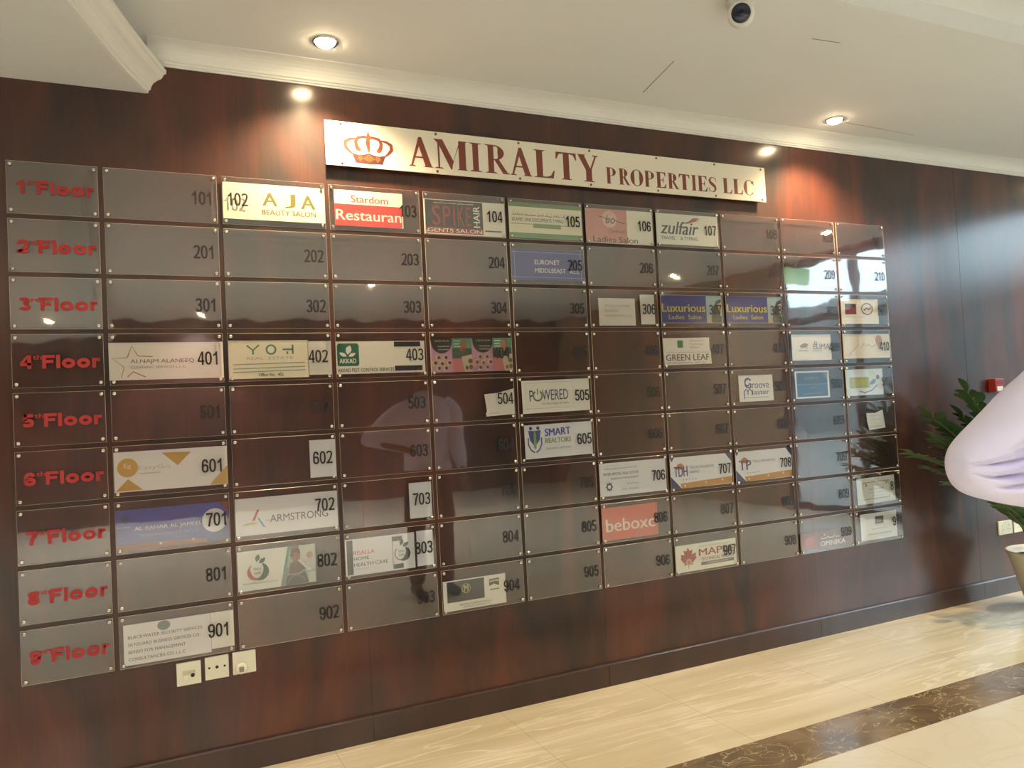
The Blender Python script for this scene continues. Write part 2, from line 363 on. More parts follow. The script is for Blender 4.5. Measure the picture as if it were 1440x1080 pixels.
# walls behind the photographer, never in frame but reflected in the acrylic
M_PLAS = solid('far_plaster', (150, 134, 112), 0.6, vary=0.05)
bm = bmesh.new(); box(bm, RX0 - 0.1, RX0, RY0, WY + 0.06, 0, ZC + 0.25); struct(link_mesh('wall_left', bm, M_DWOOD))
bm = bmesh.new(); box(bm, RX0 - 0.1, RX1 + 0.1, RY0 - 0.1, RY0, 0, ZC + 0.25); struct(link_mesh('wall_front', bm, M_DWOOD))
GY0, GY1, GH = -3.75, -0.6, 2.90
bm = bmesh.new()
box(bm, RX1, RX1 + 0.12, GY1, WY + 0.06, 0, ZC + 0.25); box(bm, RX1, RX1 + 0.12, RY0, GY0, 0, ZC + 0.25); box(bm, RX1, RX1 + 0.12, GY0, GY1, GH, ZC + 0.25)
struct(link_mesh('wall_right', bm, M_PLAS))
M_FRAME = solid('dark_aluminium', (46, 44, 44), 0.4, 0.6)
bm = bmesh.new()
for y in (-3.71, -2.7, -1.65, -0.64): box(bm, RX1 + 0.02, RX1 + 0.08, y - 0.04, y + 0.04, 0, GH)
for z in (0.05, 2.2, GH - 0.04): box(bm, RX1 + 0.025, RX1 + 0.075, GY0, GY1, z - 0.04, z + 0.04)
fr = struct(link_mesh('window_1', bm, M_FRAME))
bm = bmesh.new(); box(bm, RX1 + 0.045, RX1 + 0.053, GY0, GY1, 0.05, GH - 0.04)
struct(link_mesh('window_2', bm, M_GLASS))
bm = bmesh.new(); box(bm, RX1 + 0.12, RX1 + 30, -40, 30, -0.25, -0.12)
struct(link_mesh('ground_outside', bm, solid('pavement', (120, 116, 108), 0.8)))
# unseen low building, added across the street to hold back reflected sky
bm = bmesh.new(); box(bm, RX1 + 16, RX1 + 20, -40, 30, -0.2, 4.7)
for i in range(9): box(bm, RX1 + 15.97, RX1 + 16.1, -38 + i * 7.4, -34 + i * 7.4, 0.2, 2.6)
struct(link_mesh('wall_sky_block', bm, solid('sky_block_render', (112, 116, 114), 0.8)))
# green exit sign hanging by the entrance, seen only as a reflection
t = empty('exit_sign', (6.5, -2.95, 2.62), 'green lit exit sign hanging near the glazed entrance', 'sign')
bm = bmesh.new(); box(bm, -.16, .16, -.015, .015, -.09, .09); bevel_all(bm, .004, 1); link_mesh('lit_box', bm, emit('exit_green', (40, 190, 90), 1.2), t)
bm = bmesh.new(); lathe(bm, [(.006, .09), (.006, ZR - 2.62)], 10); link_mesh('hanger', bm, M_CHROME, t)

# ------------------------------------------------------------------ downlights
def downlight(x, y, z, label, group, energy, size=2.3, blend=0.9, col=(1.0, 0.68, 0.38), r=0.042):
    t = empty('downlight', (x, y, z), label, 'ceiling light', group)
    bm = bmesh.new(); lathe(bm, [(r + 0.012, 0.001), (r + 0.012, -0.003), (r + 0.006, -0.006), (r, -0.004), (r - 0.004, 0.001)], 28, cap=False)
    link_mesh('trim_ring', bm, M_CHROME, t, smooth=True)
    bm = bmesh.new(); lathe(bm, [(r - 0.003, -0.0015), (r * 0.85, -0.010), (r * 0.6, -0.017), (r * 0.25, -0.021), (0.001, -0.0215)], 24)
    link_mesh('bulb', bm, M_LAMP, t, smooth=True)
    s = light('bulb_light', 'SPOT', (0, 0, -0.045), energy, col, spot_size=size, spot_blend=blend, shadow_soft_size=0.03); s.parent = t
    return t
WL = 'warm downlights in a line along the wooden wall'
downlight(GX(1.935), -0.575 * U, ZC, 'bright warm downlight above the crown end of the white sign', WL, 92)
downlight(GX(8.50), -0.565 * U, ZC, 'bright warm downlight over the last columns of panels', WL, 92)
downlight(GX(15.06), -0.57 * U, ZC, 'warm downlight over the plant end of the wooden wall', WL, 92)
LL = 'downlights in the raised ceiling of the lobby'
LOB = [(2.6, -5.8, 'over the middle of the lobby'), (-0.88, -7.0, 'by the soffit corner'), (6.2, -2.25, 'nearest the plant end'), (6.2, -4.7, 'just inside the glazed entrance'), (-2.4, -3.4, 'at the soffit side, added as unseen fill'), (0.84, -8.6, 'by the far wood wall')]  # the soffit-side lamp is an added fill, kept clear of the board's reflections
for x, y, wh in LOB:
    downlight(x, y, ZR if x > -0.3 else GZ(-0.71), 'neutral lobby downlight in the ceiling ' + wh, LL, 140 if x > 6 else 420, 2.75, 1.0, (1.0, 0.975, 0.95), 0.05)
# ------------------------------------------------------------------ surveillance camera on the ceiling
def ceiling_camera():
    bx, by = 2.19, -1.055
    t = empty('security_camera', (bx, by, ZC), 'small white ceiling surveillance camera with a dark blue-black lens face', 'camera')
    m_white = solid('camera_white', (226, 226, 222), 0.4)
    bm = bmesh.new(); lathe(bm, [(0.054, 0.0), (0.054, -0.012), (0.048, -0.022), (0.040, -0.026)], 32); link_mesh('mounting_base', bm, m_white, t, smooth=True)
    aim = (Vector((CAMX, CAMY, CAMZ + 0.45)) - Vector((bx, by, ZC - 0.05))).normalized()
    q = aim.to_track_quat('Z', 'Y').to_matrix().to_4x4()
    q.translation = Vector((0, 0, -0.052))
    bm = bmesh.new()
    lathe(bm, [(0.001, -0.052), (0.025, -0.046), (0.042, -0.028), (0.050, 0.0), (0.050, 0.02), (0.046, 0.036), (0.040, 0.042), (0.036, 0.040)], 32)
    bm.transform(q); link_mesh('turret', bm, m_white, t, smooth=True)
    bm = bmesh.new(); lathe(bm, [(0.0355, 0.038), (0.034, 0.043), (0.020, 0.046), (0.001, 0.047)], 32)
    bm.transform(q); link_mesh('lens_face', bm, solid('lens_glass', (42, 48, 66), 0.15), t, smooth=True)
    bm = bmesh.new(); lathe(bm, [(0.012, 0.0455), (0.012, 0.049), (0.006, 0.0505), (0.001, 0.0505)], 20)
    bm.transform(q); link_mesh('lens', bm, solid('lens_core', (26, 30, 60), 0.05), t, smooth=True)
ceiling_camera()
# ------------------------------------------------------------------ the acrylic directory panels
COLOFF = [0.001, -0.003, 0.012, 0.006, 0.0, -0.012, -0.015, -0.006, 0.002, 0.012, -0.012]
ROWOFF = [0.0, 0.0, 0.004, -0.002, 0.0, 0.0, -0.005, 0.0, -0.001, 0.004]
GAP = 0.0215
def col_x(c):
    if c == 0: return GX(-0.715), GX(COLOFF[0] - GAP)
    return GX(c - 1 + COLOFF[c - 1] + GAP), GX(c + COLOFF[c] - GAP)
def row_z(r):
    top = (r - 1) * 0.5003 + (ROWOFF[r - 1] if r > 1 else 0); bot = r * 0.5003 + (ROWOFF[r] if r < 9 else -0.0)
    return GZ(top + GAP), GZ(bot - GAP)
ORD = ['first', 'second', 'third', 'fourth', 'fifth', 'sixth', 'seventh', 'eighth', 'ninth', 'tenth']
SHEETS = {}
def sheet_mesh(W, H):
    k = (round(W, 4), round(H, 4))
    if k not in SHEETS:
        bm = bmesh.new()
        fs = box(bm, 0, W, 0, 0.004, -H, 0)
        bmesh.ops.bevel(bm, geom=bm.edges[:], offset=0.0007, segments=1, affect='EDGES')
        bm.normal_update()
        for f in bm.faces: f.material_index = 0 if abs(f.normal.y) > 0.9 else 1
        me = bpy.data.meshes.new('acrylic_sheet'); bm.to_mesh(me); bm.free()
        me.materials.append(M_ACR); me.materials.append(M_EDGE); SHEETS[k] = me
    return SHEETS[k]
bm = bmesh.new()
lathe(bm, [(0.0035, -WY), (0.0035, 0.0), (0.0066, 0.0), (0.0070, 0.002), (0.0062, 0.0042), (0.0040, 0.0055), (0.0015, 0.0060)], 14, axis='Y')
CAP = bpy.data.meshes.new('screw_cap'); bm.to_mesh(CAP); bm.free(); CAP.materials.append(M_CHROME)
for p in CAP.polygons: p.use_smooth = True
def child(name, me, parent, loc=(0, 0, 0)):
    o = bpy.data.objects.new(name, me); COL.objects.link(o); o.parent = parent; o.location = loc; return o
def panel(c, r, name, label, group):
    xa, xb = col_x(c); zt, zb = row_z(r); W, H = xb - xa, zt - zb
    t = empty(name, (xa, 0, zt), label, 'sign panel', group)
    child('acrylic_sheet', sheet_mesh(W, H), t)
    for px in (0.0125, W - 0.0125):
        for pz in (-0.0125, -H + 0.0125): child('screw_cap', CAP, t, (px, 0, pz))
    return t, W, H
M_NUM = ink((26, 27, 32), 0.45)
NUMDEF = {1: (0.07, 0.47), 9: (0.07, 0.54)}
NOTE = {}
def card_note(c, r): return NOTE.get((c, r))
INKRED = ink((168, 40, 40), 0.5)
for r in range(1, 10):
    suf = {1: 'st', 2: 'nd', 3: 'rd'}.get(r, 'th')
    t, W, H = panel(0, r, 'floor_panel', 'clear acrylic panel with raised red letters reading %d%s Floor' % (r, suf), 'floor name panels down the side of the board')
    bm = bmesh.new()
    vc = -0.52 * H if r > 1 else -0.49 * H
    hh = 0.125 * H; x0 = 0.09 * W
    # wide grotesque letters built from broad strokes
    FW = 0.31 * W; wd = hh * .50; X = lambda u: u * W
    def bar(xa, za, xb, zb): frect(bm, xa, za, xb, zb, -0.0002)
    fdigit(bm, str(r), x0, vc - hh, 0.125 * W, 2 * hh, wd, -0.0002)
    ftext(bm, suf, x0 + 0.135 * W, vc + 0.35 * hh, x0 + 0.225 * W, vc + 1.05 * hh, -0.0002, 0.03)
    fx = x0 + 0.232 * W
    bar(fx, vc - hh, fx + wd, vc + hh); bar(fx + wd, vc + hh - wd * .9, fx + .135 * W, vc + hh); bar(fx + wd, vc - wd * .35, fx + .118 * W, vc + wd * .5)
    lx = fx + .152 * W; bar(lx, vc - hh, lx + wd, vc + hh)
    for k_ in (0, 1):
        ox = lx + wd + (.02 + k_ * .165) * W
        fstroke(bm, farc(ox + .072 * W, vc - hh + .74 * hh, .072 * W - wd / 2, .74 * hh - wd / 2, 0, 2 * PI, 24)[:-1], wd, -0.0002, True)
    rx_ = lx + wd + .352 * W; bar(rx_, vc - hh, rx_ + wd, vc + .46 * hh)
    fstroke(bm, [(rx_ + wd * .6, vc + .02 * hh), (rx_ + wd * 1.2, vc + .20 * hh), (rx_ + wd * 2.1, vc + .24 * hh)], wd * .9, -0.0002)
    thicken(bm, 0.003)
    link_mesh('lettering', bm, INKRED, t)
# number placement: right edge of the number as a share of the panel, centre height, width and height (m)
NUMPOS = {(2, 1): ('L', 0.045, 0.47), (2, 7): (0.965, 0.42), (4, 5): (0.985, 0.50), (4, 9): (0.945, 0.56), (10, 8): (1.05, 0.45), (10, 9): (1.05, 0.45), (1, 7): (0.985, 0.5), (7, 1): (0.955, 0.5)}
PANELS = {}
def build_panels(blank):
    for c in range(1, 11):
        for r in range(1, 10):
            num = '%d%02d' % (r, c)
            what = 'empty clear acrylic panel' if (c, r) in blank else 'clear acrylic panel holding paper'
            lab = '%s numbered %s, %s row from the top, %s number column' % (what, num, ORD[r - 1], ORD[c - 1])
            t, W, H = panel(c, r, 'directory_panel', lab, 'numbered acrylic panels of the board')
            p = NUMPOS.get((c, r), (0.965, {1: 0.49, 9: 0.53}.get(r, 0.505)))
            nw, nh = 0.082, 0.0525
            if c >= 6: nw = 0.084
            if p[0] == 'L': xa = p[1] * W
            else: xa = min(p[0] * W, W - 0.001) - nw
            zc = -p[-1] * H
            bm = bmesh.new(); fnumber(bm, num, xa, zc - nh / 2, nw, nh, 0.0068, -0.0004)
            link_mesh('room_number', bm, M_NUM, t)
# ------------------------------------------------------------------ the printed cards behind the acrylic
CG = 'tenant name cards behind the acrylic'
class Card:
    def __init__(s, c, r, rect, label, paper=(236, 233, 224), outline=None, rot=0.0, name='name_card'):
        xa, xb = col_x(c); zt, zb = row_z(r); PW, PH = xb - xa, zt - zb
        u0, v0, u1, v1 = rect
        s.W, s.H = (u1 - u0) * PW, (v1 - v0) * PH; s.k = 0
        if min(paper) > 195: paper = tuple(min(252, x + 16) for x in paper)
        pts = outline or [(0, 0), (1, 0), (1, 1), (0, 1)]
        bm = bmesh.new()
        F = bm.faces.new([bm.verts.new((u * s.W, 0, -v * s.H)) for u, v in pts])
        g = bmesh.ops.extrude_face_region(bm, geom=[F]); bmesh.ops.translate(bm, vec=(0, 0.0005, 0), verts=[e for e in g['geom'] if isinstance(e, bmesh.types.BMVert)])
        bmesh.ops.recalc_face_normals(bm, faces=bm.faces[:])
        s.o = link_mesh(name, bm, ink(paper, 0.6), None, (xa + u0 * PW, 0.0080, zt - v0 * PH)); s.o.rotation_euler = (0, rot, 0)
        tag(s.o, label, 'name card', CG)
    def P(s, pts): return [(u * s.W, -v * s.H) for u, v in pts]
    def add(s, name, col, fn, rough=0.55):
        s.k += 1; y = -0.0002 * s.k; bm = bmesh.new(); fn(bm, y)
        for f in bm.faces:
            f.normal_update()
            if f.normal.y > 0: f.normal_flip()
        o = link_mesh(name, bm, ink(col, rough), s.o); return s
    def text(s, t, u0, v0, u1, v1, col=(40, 40, 44), bold=0.0, shear=0.0, rot=False, name='lettering', slope=0.0):
        return s.add(name, col, lambda bm, y: ftext(bm, t, u0 * s.W, -v1 * s.H, u1 * s.W, -v0 * s.H, y, bold, shear, rot, slope=-slope * s.H))
    def script(s, u0, v0, u1, v1, col=(70, 70, 70), seed=1):
        return s.add('lettering', col, lambda bm, y: fscript(bm, u0 * s.W, -v1 * s.H, u1 * s.W, -v0 * s.H, seed, y))
    def rect(s, u0, v0, u1, v1, col, name='band'): return s.add(name, col, lambda bm, y: frect(bm, u0 * s.W, -v1 * s.H, u1 * s.W, -v0 * s.H, y))
    def poly(s, pts, col, name='emblem'): return s.add(name, col, lambda bm, y: fpoly(bm, s.P(pts), y))
    def polys(s, lst, col, name='emblem'): return s.add(name, col, lambda bm, y: [fpoly(bm, s.P(p), y) for p in lst])
    def disc(s, u, v, r, col, name='emblem', rz=None, a0=0, a1=2 * PI):
        return s.add(name, col, lambda bm, y: fpoly(bm, farc(u * s.W, -v * s.H, r * s.H, (rz or r) * s.H, a0, a1, 28), y))
    def discs(s, lst, col, name='emblem'):
        return s.add(name, col, lambda bm, y: [fpoly(bm, farc(u * s.W, -v * s.H, r * s.H, r2 * s.H, 0, 2 * PI, 14), y) for u, v, r, r2 in lst])
    def line(s, lst, wd, col, name='emblem', closed=False):
        return s.add(name, col, lambda bm, y: [fstroke(bm, s.P(p), wd * s.H, y, closed) for p in lst])
    def ring(s, u, v, r, wd, col, a0=0, a1=2 * PI, name='emblem', rz=None):
        return s.add(name, col, lambda bm, y: fstroke(bm, farc(u * s.W, -v * s.H, r * s.H, (rz or r) * s.H, a0, a1, 32), (lambda t: wd(t) * s.H) if callable(wd) else wd * s.H, y))
    def frame(s, u0, v0, u1, v1, wd, col): return s.line([[(u0, v0), (u1, v0), (u1, v1), (u0, v1)]], wd, col, 'border', True)
    def leaf(s, u, v, du, dv, fat, col):
        def f(bm, y):
            a = Vector((u * s.W, -v * s.H)); d = Vector((du * s.W, -dv * s.H)); n_ = Vector((-d.y, d.x)) * fat
            L_ = [a + d * (i / 8) + n_ * math.sin(PI * i / 8) for i in range(9)]; R_ = [a + d * (i / 8) - n_ * math.sin(PI * i / 8) for i in range(7, 0, -1)]
            fpoly(bm, [(q.x, q.y) for q in L_ + R_], y)
        return s.add('emblem', col, f)
BLK = (36, 36, 40); WHT = (240, 240, 238)
CARDS = {}
def card(c, r, *a, **k):
    x = Card(c, r, *a, **k); CARDS.setdefault((c, r), []).append(x); return x
# --- first floor
k = card(2, 1, (0.01, 0.10, 1.0, 0.87), 'cream card with widely spaced olive capitals of a beauty salon', (238, 232, 206))
k.text('A', .38, .23, .52, .59, (116, 114, 34), .03).text('J', .60, .23, .70, .62, (116, 114, 34), .03).text('A', .76, .24, .90, .62, (116, 114, 34), .03).text('BEAUTY SALON', .37, .70, .905, .84, (92, 88, 58), .01)
k = card(3, 1, (0.058, 0.09, 0.81, 0.89), 'white and red restaurant card under the white sign', (240, 228, 208))
k.rect(.0, .39, .985, 1.0, (190, 46, 40)).text('Stardom', .24, .13, .78, .34, (176, 56, 48), .02).text('Restauran', .02, .55, .97, .84, (246, 232, 222), .015)
k = card(4, 1, (0.005, 0.15, 1.0, 0.97), 'black hair salon card with tall red letters and a white end', (226, 224, 212))
k.rect(.02, .02, .72, .80, (44, 44, 48)).rect(.02, .80, .72, .97, (138, 44, 40)).text('S', .10, .17, .20, .74, (150, 48, 46)).text('P', .23, .17, .32, .74, (150, 48, 46)).text('I', .355, .17, .375, .74, (150, 48, 46)).text('K', .41, .17, .49, .74, (150, 48, 46)).text('E', .51, .17, .575, .74, (150, 48, 46))
k.text('GENTS SALON', .04, .83, .70, .94, (238, 226, 220), .03).text('HAIR', .60, .14, .68, .76, (232, 230, 226), .02, rot=True).script(.12, .05, .62, .13, (226, 224, 220), 4).rect(.74, .83, .95, .87, (90, 90, 88))
k = card(5, 1, (0.01, 0.08, 1.0, 0.95), 'pale card with green bands along its top and bottom', (230, 226, 198))
k.rect(0, 0, 1, .12, (94, 138, 74)).rect(0, .86, 1, 1, (94, 146, 74)).script(.05, .28, .76, .40, (70, 74, 66), 5).text('ISLAMIC LINE DOCUMENTS TYPING', .04, .43, .74, .53, (84, 86, 76), .01).rect(.02, .60, .98, .615, (120, 134, 92)).rect(.32, .585, .70, .71, (128, 162, 98))
k = card(6, 1, (0.01, 0.09, 1.0, 0.985), 'pink and white ladies salon card with a pale round emblem', (228, 224, 206))
k.rect(0, 0, .61, .985, (214, 146, 134)).disc(.35, .29, .25, (228, 190, 178)).text('bo', .29, .18, .43, .42, (56, 48, 50), shear=.3).line([[(.19, .22), (.28, .26), (.34, .38)], [(.42, .30), (.48, .36), (.58, .40)]], .02, (56, 48, 50)).text('Carenust', .33, .57, .58, .69, (140, 76, 74), .01, .2).text('Ladies Salon', .10, .80, .76, .97, (62, 52, 54), .015)
k = card(7, 1, (0.01, 0.09, 0.995, 0.93), 'white travel and typing card with bold black italics and a red swoosh', (226, 225, 210))
k.text('zulfair', .07, .24, .68, .66, (40, 40, 44), .025, .25).poly([(.44, .28), (.52, .22), (.60, .10), (.72, .08), (.66, .12), (.72, .13), (.64, .17), (.68, .19), (.58, .24), (.50, .30)], (158, 62, 58)).text('TRAVEL', .07, .73, .30, .84, (74, 74, 74), .012).text('& TYPING', .38, .73, .66, .84, (74, 74, 74), .012)
# --- second floor
k = card(5, 2, (0.02, 0.14, 0.99, 0.90), 'dark blue card with white capitals in the second row', (52, 62, 140))
k.line([[(.0, .09), (1, .09)], [(0, .90), (1, .90)], [(.035, .03), (.035, .97)], [(.965, .03), (.965, .97)]], .012, (150, 156, 200)).text('EURONET', .31, .33, .66, .48, (220, 220, 226), .012).text('MIDDLEEAST', .31, .60, .74, .75, (220, 220, 226), .012).text('A.L.L', .80, .65, .94, .75, (220, 220, 226), .012)
# --- third floor
k = card(6, 3, (0.13, 0.22, 0.665, 0.94), 'white card with three faint grey lines, third row', (216, 212, 204))
k.text('INTERNATIONAL', .16, .24, .86, .32, (160, 156, 150)).text('BUSINESS', .16, .42, .54, .50, (160, 156, 150)).text('MANAGEMENT L.L.C', .16, .60, .90, .68, (160, 156, 150))
k = card(6, 3, (0.745, 0.11, 0.96, 0.91), 'narrow white paper slip beside the faint grey card, third row', (216, 214, 208), name='number_slip')
def luxurious(c, lab):
    k = card(c, 3, (0.01, 0.10, 0.99, 0.88), lab, (160, 170, 190))
    k.rect(.012, .02, .735, .98, (46, 54, 136)).rect(.735, .02, .985, .98, (162, 190, 205), 'picture').poly([(.80, .98), (.84, .55), (.90, .20), (.985, .12), (.985, .98)], (74, 78, 76), 'picture').poly([(.745, .98), (.76, .78), (.80, .66), (.82, .98)], (196, 178, 140), 'picture').poly([(.93, .3), (.985, .25), (.985, .75), (.95, .7)], (214, 200, 160), 'picture')
    k.text('Luxurious', .02, .31, .715, .60, (214, 200, 60), .022).text('Ladies  Salon', .12, .70, .64, .86, (196, 192, 90), .012)
luxurious(7, 'blue ladies salon card with yellow lettering, beside the slip')
luxurious(8, 'second blue ladies salon card, over the clear panel beside the clover card')
k = card(10, 3, (0.02, 0.12, 0.80, 0.90), 'white card with a dark red square and a grey oval, end column', (226, 222, 214))
k.rect(.10, .20, .40, .62, (130, 52, 56), 'emblem').rect(.10, .20, .40, .34, (64, 56, 60), 'emblem').ring(.69, .40, .30, .05, (120, 122, 124), rz=.22).line([[(.60, .46), (.68, .36), (.74, .42), (.80, .34)]], .05, (120, 122, 124)).script(.12, .68, .6, .75, (150, 150, 150), 9)
# --- fourth floor
k = card(1, 4, (-0.005, 0.17, 1.0, 0.905), 'white cleaning services card with an orange outline star', (226, 222, 216))
GA = (196, 160, 96)
k.line([[(.155, .40), (.195, .09), (.245, .36), (.37, .385)]], .028, (196, 132, 88)).line([[(.155, .40), (.03, .42), (.125, .66), (.10, .93)]], .024, GA).line([[(.15, .92), (.20, .78), (.305, .93)]], .028, (196, 120, 90))
k.text('ALNAJM ALANEEQ', .18, .45, .735, .58, (112, 110, 112), .008).text('CLEANING SERVICES L.L.C', .18, .63, .655, .70, (140, 138, 138))
k = card(2, 4, (0.005, 0.15, 0.77, 0.945), 'cream real estate card with thin teal letters, fourth row', (232, 226, 202))
TE = (88, 146, 128)
k.line([[(.225, .13), (.30, .26), (.375, .12)], [(.30, .26), (.30, .37)]], .045, TE).ring(.525, .245, .115, .045, TE).line([[(.67, .245), (.80, .245)], [(.80, .12), (.80, .37)], [(.73, .30), (.73, .37)]], .045, TE).text('REAL  ESTATE', .22, .43, .80, .51, (186, 188, 168)).line([[(.05, .63), (.95, .60)], [(.05, .74), (.95, .71)], [(.05, .83), (.95, .80)]], .025, (140, 176, 152), 'border').text('Office No : 402', .36, .86, .67, .95, (52, 52, 52), .02)
k = card(2, 4, (0.765, 0.175, 1.0, 0.90), 'white paper slip butting the cream real estate card', (222, 220, 212), name='number_slip')
k = card(3, 4, (0.005, 0.19, 0.985, 0.905), 'white pest control card with a green leaf square and black bars', (228, 226, 216))
k.add('emblem', (44, 116, 92), lambda bm, y: fpoly(bm, [(x * k.W, -z * k.H) for x, z in [(.03, .06), (.235, .06), (.25, .12), (.25, .70), (.235, .76), (.025, .76), (.012, .70), (.012, .12)]], y))
k.leaf(.12, .40, .035, -.28, .30, WHT).leaf(.115, .46, -.08, -.12, .22, WHT).leaf(.135, .46, .08, -.10, .22, WHT).text('AKKAD', .035, .53, .215, .67, WHT, .03).text('AKKAD PEST CONTROL SERVICES', .015, .83, .635, .94, (60, 62, 60), .012).rect(.645, .02, .95, .18, BLK).rect(.645, .78, .965, .94, BLK)
k = card(4, 4, (0.005, 0.14, 1.0, 0.93), 'colourful pair of pink and green salad flyers, fourth row', (196, 150, 178))
rr = random.Random(3)
for h in (0, .5):
    k.rect(h + .26, 0, h + .5, .30, (96, 150, 124), 'picture').rect(h + .26, .30, h + .5, .60, (74, 92, 76), 'picture').rect(h + .26, .60, h + .42, 1.0, (196, 120, 124), 'picture').poly([(h + .37, .55), (h + .5, .48), (h + .5, 1), (h + .40, 1)], (196, 184, 160), 'picture')
    k.add('picture', (48, 50, 46), lambda bm, y: fpoly(bm, [(h * k.W, 0), ((h + .26) * k.W, 0)] + [(x, z) for x, z in farc((h + .135) * k.W, -.10 * k.H, .125 * k.W, .34 * k.H, 0, -PI, 16)] , y))
    k.text('GOOD SALAD', h + .055, .05, h + .23, .10, (180, 180, 170), .01).line([[(h + .09, .24), (h + .23, .24)], [(h + .09, .33), (h + .22, .33)]], .03, (150, 152, 140), 'lettering')
    k.discs([(h + .13 + .085 * math.cos(a), .72 + .18 * math.sin(a), .085, .085) for a in [i * PI / 3 for i in range(6)]] + [(h + .13, .72, .085, .085)], (206, 186, 146), 'picture')
    k.discs([(h + .13 + .085 * math.cos(a) + .01, .72 + .18 * math.sin(a), .05, .05) for a in [i * PI / 3 for i in range(6)]] + [(h + .135, .74, .05, .05)], (96, 64, 56), 'picture')
    k.discs([(h + .40, .20, .10, .14), (h + .385, .34, .10, .05)], (158, 104, 70), 'picture').discs([(h + .475, .68, .07, .07), (h + .48, .86, .06, .07), (h + .43, .88, .05, .06)], (110, 92, 70), 'picture').line([[(h + .28, .08), (h + .36, .08)], [(h + .28, .17), (h + .35, .17)], [(h + .28, .25), (h + .36, .25)]], .025, (190, 214, 196), 'lettering')
k = card(7, 4, (0.01, 0.19, 0.77, 0.91), 'white card with a green four-leaf clover and grey capitals', (220, 216, 208), outline=[(0, 0), (.97, -.02), (.97, .40), (.99, .50), (1.0, .98), (.02, 1.0)])
for a in range(4):
    k.discs([(.355 + .035 * math.cos(PI / 4 + a * PI / 2) , .22 + .085 * math.sin(PI / 4 + a * PI / 2), .085, .085)], (64, 124, 76))
k.text('GREEN LEAF', .05, .60, .945, .84, (84, 82, 84), .02).text('AIR CONDITIONING SERVICES', .06, .89, .87, .96, (130, 128, 128)).text('Operations', .55, .07, .84, .14, (150, 150, 148)).text('Technical', .55, .19, .82, .26, (150, 150, 148)).text('Sales', .55, .31, .74, .38, (150, 150, 148)).script(.05, .48, .95, .57, (160, 160, 158), 21)
k = card(9, 4, (0.08, 0.12, 0.82, 0.88), 'white card with two faint grey emblems, fourth row', (234, 231, 226))
k.leaf(.20, .46, .22, -.08, .18, (168, 154, 124)).text('UAE', .21, .40, .40, .54, (150, 144, 130), .02).rect(.16, .60, .40, .64, (196, 190, 176)).text('ELIMA', .54, .36, .96, .58, (134, 138, 148), .01).ring(.60, .34, .06, .03, (134, 138, 148)).rect(.52, .62, .74, .65, (196, 194, 190))
k = card(10, 4, (0.01, 0.12, 1.0, 0.86), 'cream card with brown handwriting and an orange-brown blob, end column', (232, 222, 204))
k.line([[(.36, .58), (.44, .38), (.48, .50), (.54, .42), (.60, .54), (.70, .44)], [(.12, .85), (.34, .42), (.30, .20)]], .025, (186, 160, 138)).disc(.76, .26, .19, (190, 138, 104), rz=.22).poly([(.70, .40), (.82, .40), (.76, .66)], (206, 170, 142))
# --- fifth floor
k = card(4, 5, (0.63, 0.30, 1.0, 0.90), 'torn white paper scrap with a raised corner, fifth row', (222, 222, 216), outline=[(0, .14), (.45, .10), (.75, .02), (1, -.05), (1.0, .98), (.04, 1.02), (.02, .9), (.06, .82)], name='paper_scrap')
k.script(.16, .86, .5, .93, (120, 120, 120), 31)
k = card(5, 5, (0.06, 0.10, 0.975, 0.90), 'white card with slate letters and a green power symbol', (232, 231, 222), rot=-.008)
SB = (78, 92, 122)
k.frame(.05, .07, .76, .86, .008, (158, 170, 150)).text('P', .105, .30, .165, .64, SB).ring(.225, .47, .15, .05, (112, 142, 92), PI * .68, PI * 2.32).line([[(.225, .26), (.225, .44)]], .035, (112, 142, 92)).text('WERED', .29, .30, .675, .62, SB, .004).text('Turn the energy into action', .28, .69, .68, .77, (96, 108, 130))
k = card(5, 6, (0.065, 0.09, 0.98, 0.92), 'white realtors card with blue and green lettering and figure logo', (226, 228, 238), rot=-.008)
for sg, cu in ((-1, .105), (1, .185)):
    k.discs([(cu + sg * .012, .10, .055, .055)], (62, 92, 150)).poly([(cu - sg * .045, .18), (cu + sg * .05, .16), (cu + sg * .03, .45), (cu - sg * .03, .62), (cu - sg * .035, .45)], (70, 96, 158)).line([[(cu + sg * .055, .38), (cu + sg * .055, .58), (cu + sg * .02, .74), (cu - sg * .03, .82)]], .045, (78, 112, 168))
k.poly([(.145, .12), (.165, .30), (.165, .66), (.145, .74), (.125, .66), (.125, .30)], (132, 172, 92)).text('SMART', .295, .14, .675, .36, (70, 84, 176), .03, slope=-.02).text('REALTORS', .295, .42, .675, .57, (142, 178, 112), .03).text('BUILDING SERVICES', .30, .70, .675, .76, (140, 146, 160))
k = card(8, 5, (0.15, 0.16, 0.74, 0.90), 'white card with two large blue outline initials, fifth row', (228, 230, 232))
BL = (64, 92, 160)
k.ring(.26, .26, .14, .055, BL, .3, 5.2).text('G', .16, .12, .36, .50, BL).text('roove', .38, .32, .88, .50, (92, 116, 176), .012).line([[(.14, .86), (.14, .62), (.20, .52), (.25, .62), (.25, .74)], [(.25, .62), (.31, .52), (.37, .62), (.37, .76)], [(.14, .86), (.14, .90)]], .045, BL).text('laster', .38, .56, .88, .74, (92, 116, 176), .012).rect(.16, .84, .86, .86, (150, 166, 196))
k = card(9, 5, (0.10, 0.10, 0.74, 0.90), 'framed dark blue poster card with faint pale text', (226, 230, 234))
